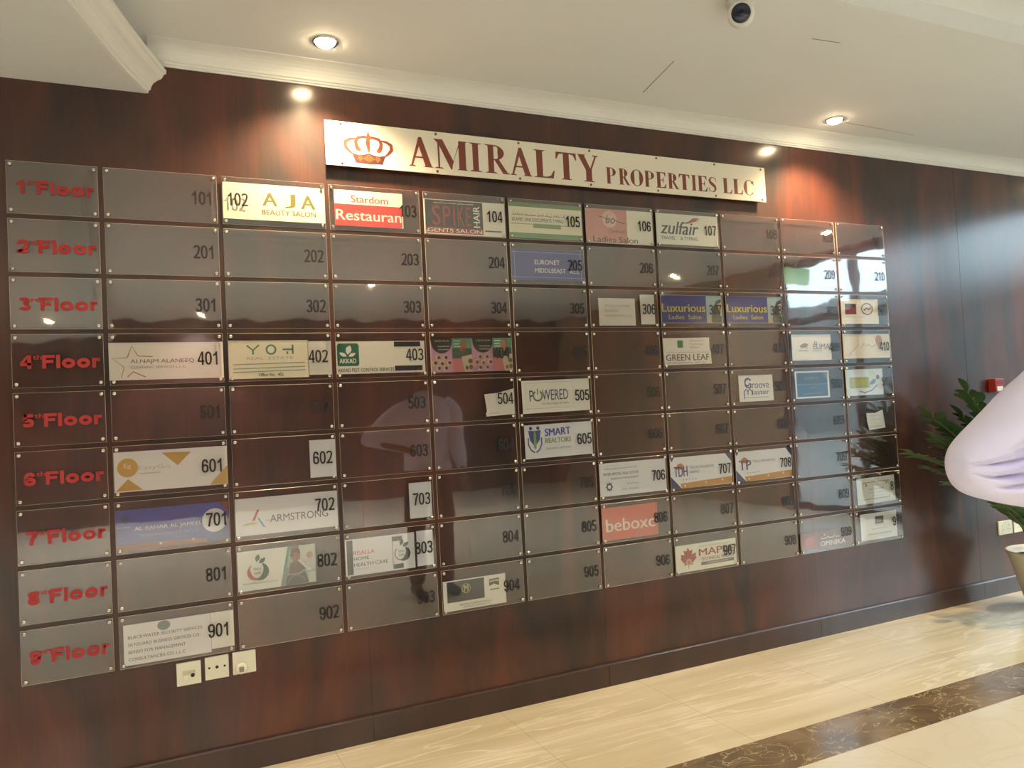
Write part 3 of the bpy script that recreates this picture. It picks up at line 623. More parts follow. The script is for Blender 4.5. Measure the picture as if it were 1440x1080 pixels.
k.rect(.045, .06, .945, .94, (54, 88, 124), 'picture').rect(.045, .48, .945, .94, (58, 104, 150), 'picture').rect(.045, .475, .945, .50, (120, 154, 170)).text('SHIELD', .28, .22, .70, .31, (116, 150, 168)).disc(.50, .62, .06, (128, 160, 90)).script(.2, .78, .8, .86, (150, 180, 200), 41).poly([(.62, .06), (.80, .06), (.945, .40), (.945, .06)], (96, 124, 138), 'picture')
k = card(10, 5, (0.02, 0.10, 0.80, 0.90), 'white card with a yellow-green block over a blue curve', (222, 230, 232))
k.rect(.10, .30, .62, .72, (178, 194, 140)).text('come', .18, .40, .56, .62, (222, 208, 90), .02).line([[(.35, .84), (.50, .90), (.68, .82), (.84, .62)]], .04, (126, 150, 186)).disc(.86, .32, .09, (116, 138, 170)).leaf(.62, .60, .2, -.2, .2, (150, 170, 200))
# --- sixth floor
k = card(1, 6, (0.005, 0.12, 1.0, 0.91), 'white card with gold triangles and a round gold emblem', (228, 227, 228))
GO = (206, 164, 82)
k.disc(.115, .40, .235, GO).text('Eg', .085, .30, .145, .44, (240, 226, 190), .02).text('EasyGo', .205, .36, .485, .50, (204, 200, 190), .008).poly([(.01, .97), (.115, .68), (.24, .97)], GO, 'band').poly([(.41, .07), (.67, .10), (.55, .42)], GO, 'band').poly([(.83, .985), (1, .50), (1, .985)], (212, 178, 108), 'band').rect(.21, .55, .40, .575, (206, 204, 198))
k = card(2, 6, (0.74, 0.12, 1.0, 0.93), 'blank white slip at the edge of a dark panel, sixth row', (226, 228, 238), name='number_slip')
k = card(10, 6, (0.40, 0.30, 0.78, 0.88), 'crumpled white scrap on a dark panel, end column', (220, 224, 222), outline=[(0, .10), (.5, .12), (.92, -.03), (.98, .5), (1.02, .94), (.12, 1.02), (.03, .6)], name='paper_scrap')
k.script(.2, .2, .7, .30, (170, 174, 174), 51).script(.2, .4, .75, .5, (170, 174, 174), 52).rect(.12, .82, .9, .84, (176, 180, 178))
# --- seventh floor
k = card(1, 7, (0.005, 0.16, 0.99, 0.94), 'violet-blue card with a white disc and a brown lower strip', (84, 96, 172))
k.poly([(0, .86), (.30, .84), (.82, .90), (.78, 1.0), (0, 1.0)], (136, 78, 62), 'band').poly([(.92, 0), (1, 0), (1, .26), (.96, .18)], (128, 70, 62), 'band').poly([(.82, .84), (1, .62), (1, 1), (.78, 1)], (64, 84, 150), 'band')
k.disc(.87, .46, .30, (226, 226, 230), 'disc').text('AL BAHAR AL JAMEEL', .155, .44, .755, .56, (222, 222, 236), .02).text('DECORATION DESIGN & FIT OUT L.L.C', .20, .63, .72, .69, (170, 174, 214)).rect(.01, .42, .125, .435, (170, 176, 214)).leaf(.08, .36, 0, -.26, .35, (62, 84, 120)).discs([(.38, .90, .03, .03), (.67, .88, .03, .03)], (236, 214, 180))
k = card(2, 7, (0.01, 0.15, 0.995, 0.91), 'white card with a red, blue and lime three-stroke logo', (226, 227, 233))
k.poly([(.150, .62), (.208, .32), (.225, .33), (.18, .62)], (178, 62, 74)).poly([(.20, .52), (.225, .56), (.285, .83), (.255, .80)], (86, 156, 206)).poly([(.055, .72), (.12, .66), (.20, .655), (.20, .69), (.10, .72)], (182, 194, 84)).text('THE', .28, .62, .32, .66, (120, 120, 124)).text('ARMSTRONG', .325, .50, .90, .70, (108, 110, 118), .006)
k = card(3, 7, (0.73, 0.14, 0.985, 0.93), 'small blank white slip over the home care card, seventh row', (226, 228, 236), name='number_slip')
k = card(6, 7, (0.01, 0.09, 0.99, 0.92), 'white card with grey text lines and a small star gear', (228, 230, 238))
k.script(.07, .12, .56, .22, (150, 154, 160), 61).text('INTER SPECIAL REAL ESTATE', .06, .30, .58, .38, (92, 98, 108), .014).text('BUILDING MANAGEMENT', .17, .45, .58, .51, (130, 136, 146), .01).text('Dubai', .40, .63, .57, .69, (170, 174, 180)).text('04 0000', .32, .80, .57, .86, (176, 180, 186))
k.k += 1
k.add('emblem', (96, 104, 114), lambda bm, y: fstroke(bm, farc(.135 * k.W, -.72 * k.H, .085 * k.H, .085 * k.H, 0, 2 * PI, 24), .05 * k.H, y)).polys([[(.135 + (.062) * math.cos(a - .25) * .45, .72 + .115 * math.sin(a - .25)), (.135 + .062 * math.cos(a), .72 + .175 * math.sin(a)), (.135 + .062 * math.cos(a + .25) * .45, .72 + .115 * math.sin(a + .25))] for a in [i * PI / 4 for i in range(8)]], (96, 104, 114))
def typing(c, lab, ini, t2, two):
    k = card(c, 7, (0.01, 0.10, 0.99, 0.93), lab, (228, 230, 238))
    k.poly([(0.15, .84), (1, .76), (1, .98), (.17, 1.0)], (206, 152, 84), 'band').poly([(0, .58), (.09, .80), (.17, 1.0), (0, 1.0)], (58, 66, 122), 'band').poly([(.90, 0), (1, 0), (1, .28)], (64, 72, 126), 'band').poly([(0, 0), (.07, 0), (.03, .14)], (70, 78, 110), 'band')
    k.disc(.16, .36, .16, (208, 128, 84), a0=-.2, a1=PI + .2).text(ini, .06, .30, .27, .62, (66, 70, 130), .02).text(t2, .30, .32, .70, .40, (150, 148, 176), .008)
    if two: k.text('AGENCY', .30, .46, .47, .54, (150, 148, 176), .008)
    k.discs([(.20 + i * .05, .72, .02, .02) for i in range(5)], (126, 120, 120)).discs([(.22, .92, .035, .035), (.56, .87, .035, .035), (.83, .84, .035, .035)], (240, 222, 186))
typing(7, 'white card with orange base, navy corners and two lines of text', 'TDH', 'TESLA HOLIDAYS', True)
typing(8, 'white card with orange base, navy corners and one text line', 'TP', 'TESLA PROPERTIES', False)
# --- eighth floor
k = card(2, 8, (0.01, 0.13, 0.755, 0.945), 'white care card with a photo of a person in a wheelchair', (228, 230, 220))
k.poly([(.64, 0), (1, 0), (1, 1), (.53, 1)], (172, 190, 186), 'picture').poly([(.64, 0), (.67, 0), (.62, .5), (.60, .62), (.57, .62)], (96, 152, 134), 'picture').poly([(.60, .5), (.66, .55), (.64, 1), (.53, 1)], (142, 156, 154), 'picture').rect(.67, 0, .78, .12, (128, 112, 104), 'picture').poly([(.78, 0), (.985, 0), (.985, .5), (.80, .4)], (206, 216, 204), 'picture')
k.poly([(.64, .78), (.66, .45), (.73, .36), (.80, .40), (.88, .60), (.84, .72), (.70, .82)], (118, 100, 92), 'picture').poly([(.75, .36), (.79, .36), (.95, .66), (.90, .68)], (228, 226, 218), 'picture').disc(.735, .24, .125, (150, 96, 72), 'picture', rz=.16).poly([(.665, .26), (.68, .10), (.74, .06), (.79, .10), (.80, .20), (.72, .16), (.70, .28)], (82, 58, 46), 'picture')
k.disc(.92, .27, .085, (196, 160, 142), 'picture').poly([(.84, .55), (.90, .36), (.985, .40), (.985, .66)], (206, 210, 206), 'picture').poly([(.62, .74), (.86, .70), (.90, .98), (.60, 1)], (98, 104, 110), 'picture').line([[(.62, .72), (.78, .72), (.87, .62)]], .03, (176, 182, 178), 'picture').ring(.74, .98, .22, .02, (150, 156, 154), .2, PI - .2, 'picture').poly([(.90, .72), (.985, .70), (.985, .98), (.90, .98)], (214, 214, 196), 'picture')
def apple(k, cu, cv, r, mono):
    k.ring(cu, cv, r, lambda t: .03 + .07 * max(0, math.sin(PI * (1.25 * t - .12))) if not mono else .03, (188, 92, 80) if not mono else (150, 130, 128), PI * .75, PI * 1.6).ring(cu, cv, r, lambda t: .03 + .12 * math.sin(PI * t), (46, 84, 56) if not mono else (74, 78, 80), -PI * .55, PI * .3)
    k.leaf(cu - .01, cv - r - .02, .03, -.19, .28, (62, 96, 62) if not mono else (74, 80, 80)).leaf(cu + .02, cv - r + .02, .085, -.12, .26, (52, 84, 52) if not mono else (74, 80, 80))
    k.text('RISALLA', cu - .045, cv - .09, cu + .045, cv - .02, (96, 110, 92), .01).text('HOME', cu - .04, cv + .02, cu + .04, cv + .09, (96, 110, 92), .01)
apple(k, .245, .52, .21, False); k.text('RISALLA HOME HEALTH CARE SERVICES', .06, .80, .49, .84, (136, 138, 150))
k = card(3, 8, (0.01, 0.14, 0.765, 0.935), 'white home care card with grey side bar and black squares', (226, 228, 232))
k.rect(.02, .03, .105, .97, (74, 80, 82)).text('RISALLA', .115, .33, .41, .44, (196, 96, 92), .008).text('HOME', .115, .50, .33, .59, (84, 88, 94), .01).text('HEALTH CARE', .115, .66, .60, .76, (84, 88, 94), .01).script(.13, .80, .34, .85, (150, 152, 156), 71).rect(.668, .05, .676, .95, (110, 112, 116)).rect(.67, .06, .815, .19, (62, 66, 68)).rect(.68, .83, .825, .96, (62, 66, 68))
apple(k, .80, .54, .19, True)
k = card(3, 8, (0.775, 0.13, 0.975, 0.92), 'white slip with a black edge line beside the home care card', (226, 228, 236), name='number_slip').rect(0, 0, .07, 1, (52, 54, 60))
k = card(6, 8, (0.01, 0.11, 0.825, 0.945), 'orange-red card with rounded white lowercase letters', (218, 104, 78))
k.text('beboxc', .07, .36, .94, .74, (246, 230, 220), .022)
k = card(10, 8, (0.10, 0.14, 0.90, 0.93), 'white bordered certificate tilted in its panel, end column', (224, 228, 226), rot=-.012)
k.frame(.15, .18, .85, .82, .03, (150, 164, 158)).text('LICENSE', .30, .42, .70, .48, (150, 158, 154)).script(.28, .55, .74, .61, (160, 168, 164), 81).script(.38, .68, .66, .73, (170, 178, 174), 82).discs([(.24, .28, .05, .05), (.78, .26, .05, .05)], (160, 172, 160))
# --- ninth floor
k = card(1, 9, (0.035, 0.18, 0.79, 0.955), 'white security services card with a grey oval seal', (222, 221, 218))
k.disc(.455, .13, .15, (124, 134, 132), rz=.12).text('BLACKWATER SECURITY SERVICES', .05, .28, .90, .36, (92, 92, 94), .012).text('SKYGUARD BUSINESS SERVICES CO.', .05, .46, .87, .54, (100, 100, 102), .012).text('BENSO FOR MANAGEMENT', .05, .64, .70, .72, (100, 100, 102), .012).text('CONSULTANCIES CO. L.L.C', .05, .82, .69, .90, (100, 100, 102), .012)
k = card(1, 9, (0.792, 0.18, 1.0, 0.90), 'cream slip beside the security services card, bottom row', (228, 227, 212), name='number_slip')
k = card(4, 9, (0.02, 0.26, 0.775, 0.95), 'cream card with a dark slate block and small gold emblem', (232, 230, 218))
k.rect(.06, .04, .65, .72, (62, 66, 70), 'picture').text('M', .325, .20, .395, .42, (196, 186, 130), .03).ring(.36, .31, .15, .02, (190, 180, 126)).rect(.22, .56, .50, .57, (100, 102, 102)).poly([(.73, .14), (.89, .12), (.89, .38), (.81, .30), (.73, .36)], (84, 88, 86)).poly([(.74, .18), (.88, .16), (.88, .24), (.82, .22), (.74, .25)], (206, 206, 196)).rect(.74, .46, .89, .50, (130, 130, 124)).text('BUILDING CONTRACTING L.L.C', .25, .80, .77, .86, (112, 112, 108), .012).text('GENERAL TRADING CO.', .30, .89, .74, .94, (130, 130, 126), .012)
k = card(7, 9, (0.02, 0.24, 0.985, 0.95), 'cream card with a red maple leaf and red capitals', (226, 222, 200))
RD = (164, 52, 50)
k.poly([(.20, .10), (.225, .24), (.27, .20), (.26, .38), (.33, .32), (.315, .45), (.335, .50), (.28, .66), (.26, .68), (.27, .76), (.21, .74), (.20, .92), (.19, .74), (.13, .76), (.14, .68), (.12, .66), (.075, .50), (.09, .45), (.08, .34), (.14, .38), (.13, .20), (.175, .24)], RD).disc(.205, .66, .13, (218, 196, 178)).disc(.205, .66, .09, (196, 110, 98)).text('MAPLE', .375, .22, .96, .48, RD, .035).script(.38, .08, .9, .16, (150, 146, 134), 91).text('TECHNICAL WORKS', .40, .55, .95, .67, (118, 110, 102), .012).rect(.40, .72, .95, .84, (112, 106, 96)).rect(.50, .745, .85, .815, (168, 162, 146))
k = card(9, 9, (0.02, 0.42, 0.99, 0.95), 'brownish red card with white capitals and a red disc', (122, 74, 64))
k.rect(.0, .05, .33, .95, (138, 66, 54)).disc(.16, .55, .30, (178, 74, 58)).text('OMNIKA', .37, .56, .86, .84, (238, 232, 226), .03).k += 0
k.line([[(.38, .34), (.40, .42), (.48, .42), (.52, .34), (.55, .42), (.62, .42), (.66, .32), (.67, .42), (.74, .41)]], .05, (236, 228, 222), 'lettering').rect(.44, .20, .47, .26, (236, 228, 222), 'lettering')
k = card(10, 9, (0.13, 0.12, 0.895, 0.92), 'white card with a small grey square logo, bottom of end column', (226, 229, 232))
k.rect(.40, .14, .63, .42, (92, 94, 92), 'emblem').rect(.45, .20, .58, .36, (128, 130, 124), 'emblem').script(.30, .56, .72, .63, (130, 134, 138), 95).text('MANAGEMENT', .18, .76, .86, .82, (140, 144, 148))
ALL = {(c, r) for c in range(1, 11) for r in range(1, 10)}
build_panels(ALL - set(CARDS))
# ------------------------------------------------------------------ the long white sign
SY = -0.016                                     # its front face
def sg(g): return CAMX + (GX(g) - CAMX) * (1 + SY / 3.2584)
def sz(y): return CAMZ + (GZ(y) - CAMZ) * (1 + SY / 3.2584)
def serif(bm, ch, x0, z0, x1, z1, y, k=1.0):
    W, H = x1 - x0, z1 - z0
    def T(p): return [(x0 + a * W, z0 + b * H) for a, b in p]
    ct = [0]
    def pl(*p):
        ct[0] += 1; fpoly(bm, T(p), y - .00003 * ct[0])
    def st(xc, half, za=0.0, zb=1.0):
        half *= k
        pl((xc - half, za), (xc + half, za), (xc + half, zb), (xc - half, zb))
    def sf(xa, xb, z, d=1): pl((xa, z), (xb, z), (xb - (xb - xa) * .22, z + d * .045), (xa + (xb - xa) * .22, z + d * .045))
    def bowl(cx, cz, rx_, rz, a0, a1, th, n=24):
        th *= k
        P = farc(cx, cz, rx_, rz, a0, a1, n); Q = farc(cx, cz, 1, 1, a0, a1, n)
        L_ = T(P); I = T([(cx + (rx_ - th * abs(q[0] - cx) - .012 * 0) * (q[0] - cx), cz + (rz - .045) * (q[1] - cz)) for q in Q])
        for i in range(n): fpoly(bm, [L_[i], L_[i + 1], I[i + 1], I[i]], y)
    if ch == 'A':
        pl((.42, 1.0), (.54, 1.0), (.92, .03), (.66, .03), (.42, .72)); pl((.42, 1.0), (.50, .86), (.17, .03), (.09, .03)); pl((.27, .29), (.27, .345), (.65, .345), (.65, .29)); sf(0, .30, 0); sf(.58, 1.0, 0)
    elif ch == 'M':
        pl((.0, 1.0), (.26, 1.0), (.56, .30), (.52, .0), (.48, .0), (.14, .84)); pl((.50, .0), (.54, .22), (.80, 1.0), (.74, .92)); pl((.115, .03), (.165, .03), (.165, .94), (.115, .94)); st(.83, .095); sf(.0, .28, 0); sf(.66, 1.0, 0); pl((.0, 1.0), (.2, 1.0), (.16, .955), (.06, .96)); pl((.74, 1.0), (1.0, 1.0), (.94, .955), (.74, .955))
    elif ch == 'I': st(.5, .19); sf(0, 1, 0); sf(0, 1, 1, -1)
    elif ch in 'PR':
        st(.26, .105 if ch == 'R' else .12); sf(0, .54, 0); pl((0, 1), (.30, 1), (.30, .955), (.10, .955))
        bowl(.38, .73, .42 if ch == 'R' else .60, .27, -PI / 2, PI / 2, .24)
        pl((.28, 1), (.40, 1), (.40, .955), (.28, .955)); pl((.28, .46), (.40, .46), (.40, .505), (.28, .505))
        if ch == 'R': pl((.38, .50), (.58, .50), (.93, .04), (1, .04), (1, 0), (.74, 0))
    elif ch == 'L': st(.30, .13); sf(0, .60, 0); sf(0, .60, 1, -1); pl((.30, 0), (.93, 0), (1, .29), (.95, .29), (.80, .09), (.62, .05), (.30, .05))
    elif ch == 'T': st(.5, .13); sf(.22, .78, 0); pl((.02, 1), (.98, 1), (1, .74), (.95, .74), (.84, .92), (.66, .95), (.34, .95), (.16, .92), (.05, .74), (0, .74))
    elif ch == 'Y': st(.53, .125, 0, .45); sf(.25, .81, 0); pl((.06, .97), (.34, .97), (.62, .46), (.60, .40), (.41, .40)); pl((.57, .44), (.655, .44), (.90, .97), (.82, .97)); sf(0, .42, 1, -1); sf(.68, 1.0, 1, -1)
    elif ch == 'O': bowl(.5, .5, .5, .52, 0, 2 * PI, .24, 40)
    elif ch == 'C': bowl(.52, .5, .52, .52, .62, 2 * PI - .75, .24, 36); pl((.90, .98), (.94, .98), (.97, .68), (.92, .68), (.82, .84)); pl((.84, .10), (.97, .20), (.94, .25), (.80, .14))
    elif ch == 'E': st(.28, .125); pl((0, 1), (.93, 1), (.95, .74), (.90, .74), (.78, .92), (.6, .95), (.0, .955)); pl((0, 0), (.95, 0), (1, .29), (.95, .29), (.80, .09), (.6, .05), (0, .045)); pl((.35, .48), (.35, .53), (.64, .53), (.70, .68), (.74, .68), (.74, .33), (.70, .33), (.64, .48))
    elif ch == 'S':
        pts = [(.88, .80), (.74, .93), (.52, .975), (.28, .92), (.17, .78), (.24, .63), (.50, .51), (.76, .38), (.83, .22), (.72, .08), (.48, .025), (.24, .08), (.10, .22)]
        wds = [.03, .05, .05, .10, .20, .24, .26, .24, .20, .12, .05, .05, .03]
        Pp = T(pts); fstroke(bm, Pp, lambda t: wds[min(12, int(round(t * 12)))] * W * .95 * k, y)
        pl((.86, 1.0), (.90, 1.0), (.93, .68), (.88, .68)); pl((.08, .0), (.12, .0), (.11, .32), (.05, .32))
def long_sign():
    xa, xb = sg(2.0205), sg(7.797); zt, zb = sz(-0.636), sz(-0.179); W, H = xb - xa, zt - zb
    t = empty('company_sign', (xa, SY, zb), 'long cream-white sign with a crown and dark red serif capitals', 'sign')
    bm = bmesh.new(); box(bm, 0, W, 0, 0.006, 0, H); bevel_all(bm, 0.001, 1); link_mesh('sign_board', bm, solid('sign_white', (232, 228, 212), 0.35, vary=0.02), t)
    M_S = ink((126, 66, 54), 0.5)
    bm = bmesh.new()
    for ch, a, b in (('A', 2.888, 3.168), ('M', 3.174, 3.566), ('I', 3.574, 3.738), ('R', 3.762, 4.06), ('A', 4.066, 4.35), ('L', 4.361, 4.636), ('T', 4.653, 4.928), ('Y', 4.935, 5.232)):
        serif(bm, ch, sg(a) - xa, sz(-0.2405) - zb, sg(b) - xa, sz(-0.5585) - zb, -0.0003, 1.1)
    link_mesh('large_lettering', bm, M_S, t)
    bm = bmesh.new()
    for i, (ch, a, b) in enumerate((('P', 5.326, 5.468), ('R', 5.498, 5.662), ('O', 5.671, 5.855), ('P', 5.872, 6.021), ('E', 6.042, 6.196), ('R', 6.214, 6.388), ('T', 6.389, 6.555), ('I', 6.573, 6.668), ('E', 6.678, 6.832), ('S', 6.848, 6.982), ('L', 7.074, 7.235), ('L', 7.242, 7.412), ('C', 7.425, 7.600))):
        f = 0.006 * (a - 5.326)
        serif(bm, ch, sg(a) - xa, sz(-0.2405 - f) - zb, sg(b) - xa, sz(-0.4365 - f) - zb, -0.0003, 1.3)
        if i == 9: link_mesh('small_lettering', bm, M_S, t); bm = bmesh.new()
    link_mesh('small_lettering', bm, M_S, t)
    # crown, from its drawing: x 0..1 over the emblem's width, z 0..1 over its height
    cx0, cx1, cz0, cz1 = sg(2.212) - xa, sg(2.718) - xa, sz(-0.222) - zb, sz(-0.566) - zb
    def C(p): return [(cx0 + a * (cx1 - cx0), cz0 + b * (cz1 - cz0)) for a, b in p]
    cw = cx1 - cx0
    BR, GDK, DK = ink((112, 54, 36)), ink((140, 74, 38)), ink((74, 42, 40))
    c = bpy.data.objects.new('crown_emblem', None); COL.objects.link(c); c.parent = t
    def part(nm, m, fn):
        bm = bmesh.new(); fn(bm); link_mesh(nm, bm, m, c)
    def arches(bm):
        for s in (1, -1):
            f = lambda a: .5 + s * (a - .5)
            fstroke(bm, C([(f(.50), .80), (f(.40), .80), (f(.28), .76), (f(.235), .64), (f(.25), .50), (f(.29), .40)]), lambda t: cw * (.045 + .05 * t), -.0003)
            fstroke(bm, C([(f(.235), .73), (f(.12), .70), (f(.03), .62), (f(.02), .48), (f(.07), .38), (f(.13), .30), (f(.19), .24)]), lambda t: cw * (.035 + .045 * math.sin(PI * min(1, t * 1.15))), -.0003)
            fpoly(bm, C([(f(.235), .56), (f(.29), .46), (f(.345), .42), (f(.33), .36), (f(.27), .36), (f(.235), .46)]), -.0006)
        fstroke(bm, C([(.5, .82), (.485, .62), (.5, .40)]), lambda t: cw * (.05 + .05 * math.sin(PI * t)), -.0003)
    part('arches', BR, arches)
    def finial(bm):
        fpoly(bm, C([(.5, 1.0), (.515, .93), (.55, .80), (.58, .77), (.5, .70), (.42, .77), (.45, .80), (.485, .93)]), -.0004)
        for a in (.30, .5, .70): fpoly(bm, farc(*C([(a, .40)])[0], cw * .035, cw * .035, 0, 2 * PI, 12), -.0007)
    part('finial', GDK, finial)
    part('circlet', DK, lambda bm: fpoly(bm, C([(.20, .28), (.30, .24), (.40, .27), (.5, .32), (.60, .27), (.70, .24), (.80, .28), (.84, .24), (.78, .0), (.5, -.015), (.22, .0), (.16, .24)]), -.0004))
    part('jewels', GDK, lambda bm: [fpoly(bm, C([(a - h, .15), (a, .30), (a + h, .15), (a, .05)]), -.0007) for a, h in ((.5, .13), (.32, .06), (.68, .06))])
    bm = bmesh.new()
    lathe(bm, [(0.0035, -(WY - SY)), (0.0035, 0.0), (0.006, 0.0), (0.006, 0.002), (0.003, 0.0035)], 12, axis='Y')
    me = bpy.data.meshes.new('fixing_screw'); bm.to_mesh(me); bm.free(); me.materials.append(solid('dull_steel', (120, 112, 100), 0.35, 0.9))
    for u in (0.028, 0.205, 0.375, 0.535, 0.70, 0.855, 0.988):
        for z in (0.06, 0.94): child('fixing_screw', me, t, (u * W, 0, z * H))
long_sign()
# ------------------------------------------------------------------ wall plates below the board
M_PLATE = solid('plate_plastic', (226, 222, 198), 0.35, vary=0.02)
def plate(g0, y0, label, kind):
    S = 0.0865; xa, zt = GX(g0), GZ(y0)
    t = empty('wall_socket', (xa + S / 2, WY, zt - S / 2), label, 'wall plate', 'white wall plates under the board')
    bm = bmesh.new(); box(bm, -S / 2, S / 2, -0.009, 0, -S / 2, S / 2); bevel_all(bm, 0.0025, 2); link_mesh('face_plate', bm, M_PLATE, t)
    if kind == 'switch':
        bm = bmesh.new(); box(bm, -.022, .022, -.0105, -.008, -.004, .012); bevel_all(bm, .0006, 1); link_mesh('label_strip', bm, solid('plate_grey', (196, 190, 160), .4), t)
        bm = bmesh.new(); box(bm, -.019, -.003, -.0125, -.008, -.026, -.006); bevel_all(bm, .0012, 1); link_mesh('rocker', bm, M_PLATE, t)
        bm = bmesh.new(); lathe(bm, [(.0075, .009), (.0075, .0115), (.004, .0105)], 16, axis='Y', c=(.013, 0, -.008)); link_mesh('port', bm, solid('port_black', (24, 24, 24), .6), t)
    elif kind == 'tv':
        for px, r in ((-.028, .0042), (0, .006), (.028, .0042)):
            bm = bmesh.new(); lathe(bm, [(r, .008), (r, .0105), (r * .5, .0105)], 14, axis='Y', c=(px, 0, .002)); link_mesh('port', bm, solid('port_black', (40, 40, 38), .5), t)
    else:
        bm = bmesh.new(); lathe(bm, [(.022, .008), (.022, .0165), (.019, .021), (.016, .0215)], 28, axis='Y', c=(-.012, 0, -.020)); link_mesh('collar', bm, M_PLATE, t, smooth=True)
        bm = bmesh.new(); box(bm, -.021, -.003, -.0235, -.018, -.032, -.012); bevel_all(bm, .0015, 1); link_mesh('port', bm, solid('port_grey', (140, 134, 118), .5), t)  # port in a darker grey-beige than the plate
plate(0.473, 4.517, 'cream wall plate with one black port, first of the row of three', 'switch')
plate(0.713, 4.507, 'cream wall plate with three small round ports, middle of the row', 'tv')
plate(0.953, 4.504, 'white wall plate with a raised round socket, under the empty panel', 'data')
def far_plate(g0, g1, y0, y1, label, gang):
    xa, xb, zt, zb = GX(g0), GX(g1), GZ(y0), GZ(y1)
    t = empty('wall_socket', ((xa + xb) / 2, WY, (zt + zb) / 2), label, 'wall plate', 'white wall plates by the plant')
    W, H = xb - xa, zt - zb
    bm = bmesh.new(); box(bm, -W / 2, W / 2, -.009, 0, -H / 2, H / 2); bevel_all(bm, .0025, 2); link_mesh('face_plate', bm, M_PLATE, t)
    for i in range(gang):
        cx = (i - (gang - 1) / 2) * W / gang
        for dx, dz, a, b in ((0, .014, .004, .009), (-.011, -.012, .007, .0035), (.011, -.012, .007, .0035)):
            bm = bmesh.new(); box(bm, cx + dx - a / 2, cx + dx + a / 2, -.0095, -.0085, dz - b / 2, dz + b / 2); link_mesh('pin_slot', bm, solid('slot_grey', (120, 116, 108), .6), t)
far_plate(12.10, 12.43, 4.49, 4.70, 'white double socket low on the wooden wall beside the plant pot', 2)
far_plate(12.47, 12.68, 4.49, 4.70, 'white single socket next to the double one above the pot', 1)
# fire alarm call point
t = empty('fire_alarm', (GX(12.22), WY, GZ(2.40)), 'small red fire alarm call point on the wooden wall above the plant', 'alarm')
M_RED = solid('alarm_red', (150, 46, 44), 0.35)
bm = bmesh.new(); box(bm, -.044, .044, -.05, 0, -.040, .046); bevel_all(bm, .004, 2); link_mesh('housing', bm, M_RED, t)
bm = bmesh.new(); box(bm, -.030, .026, -.0525, -.048, -.034, -.004); bevel_all(bm, .001, 1); link_mesh('glass_plate', bm, solid('alarm_white', (236, 232, 226), .3), t)
bm = bmesh.new(); box(bm, -.030, .030, -.0515, -.049, .012, .030); link_mesh('top_band', bm, solid('alarm_dark_red', (140, 32, 32), .4), t)
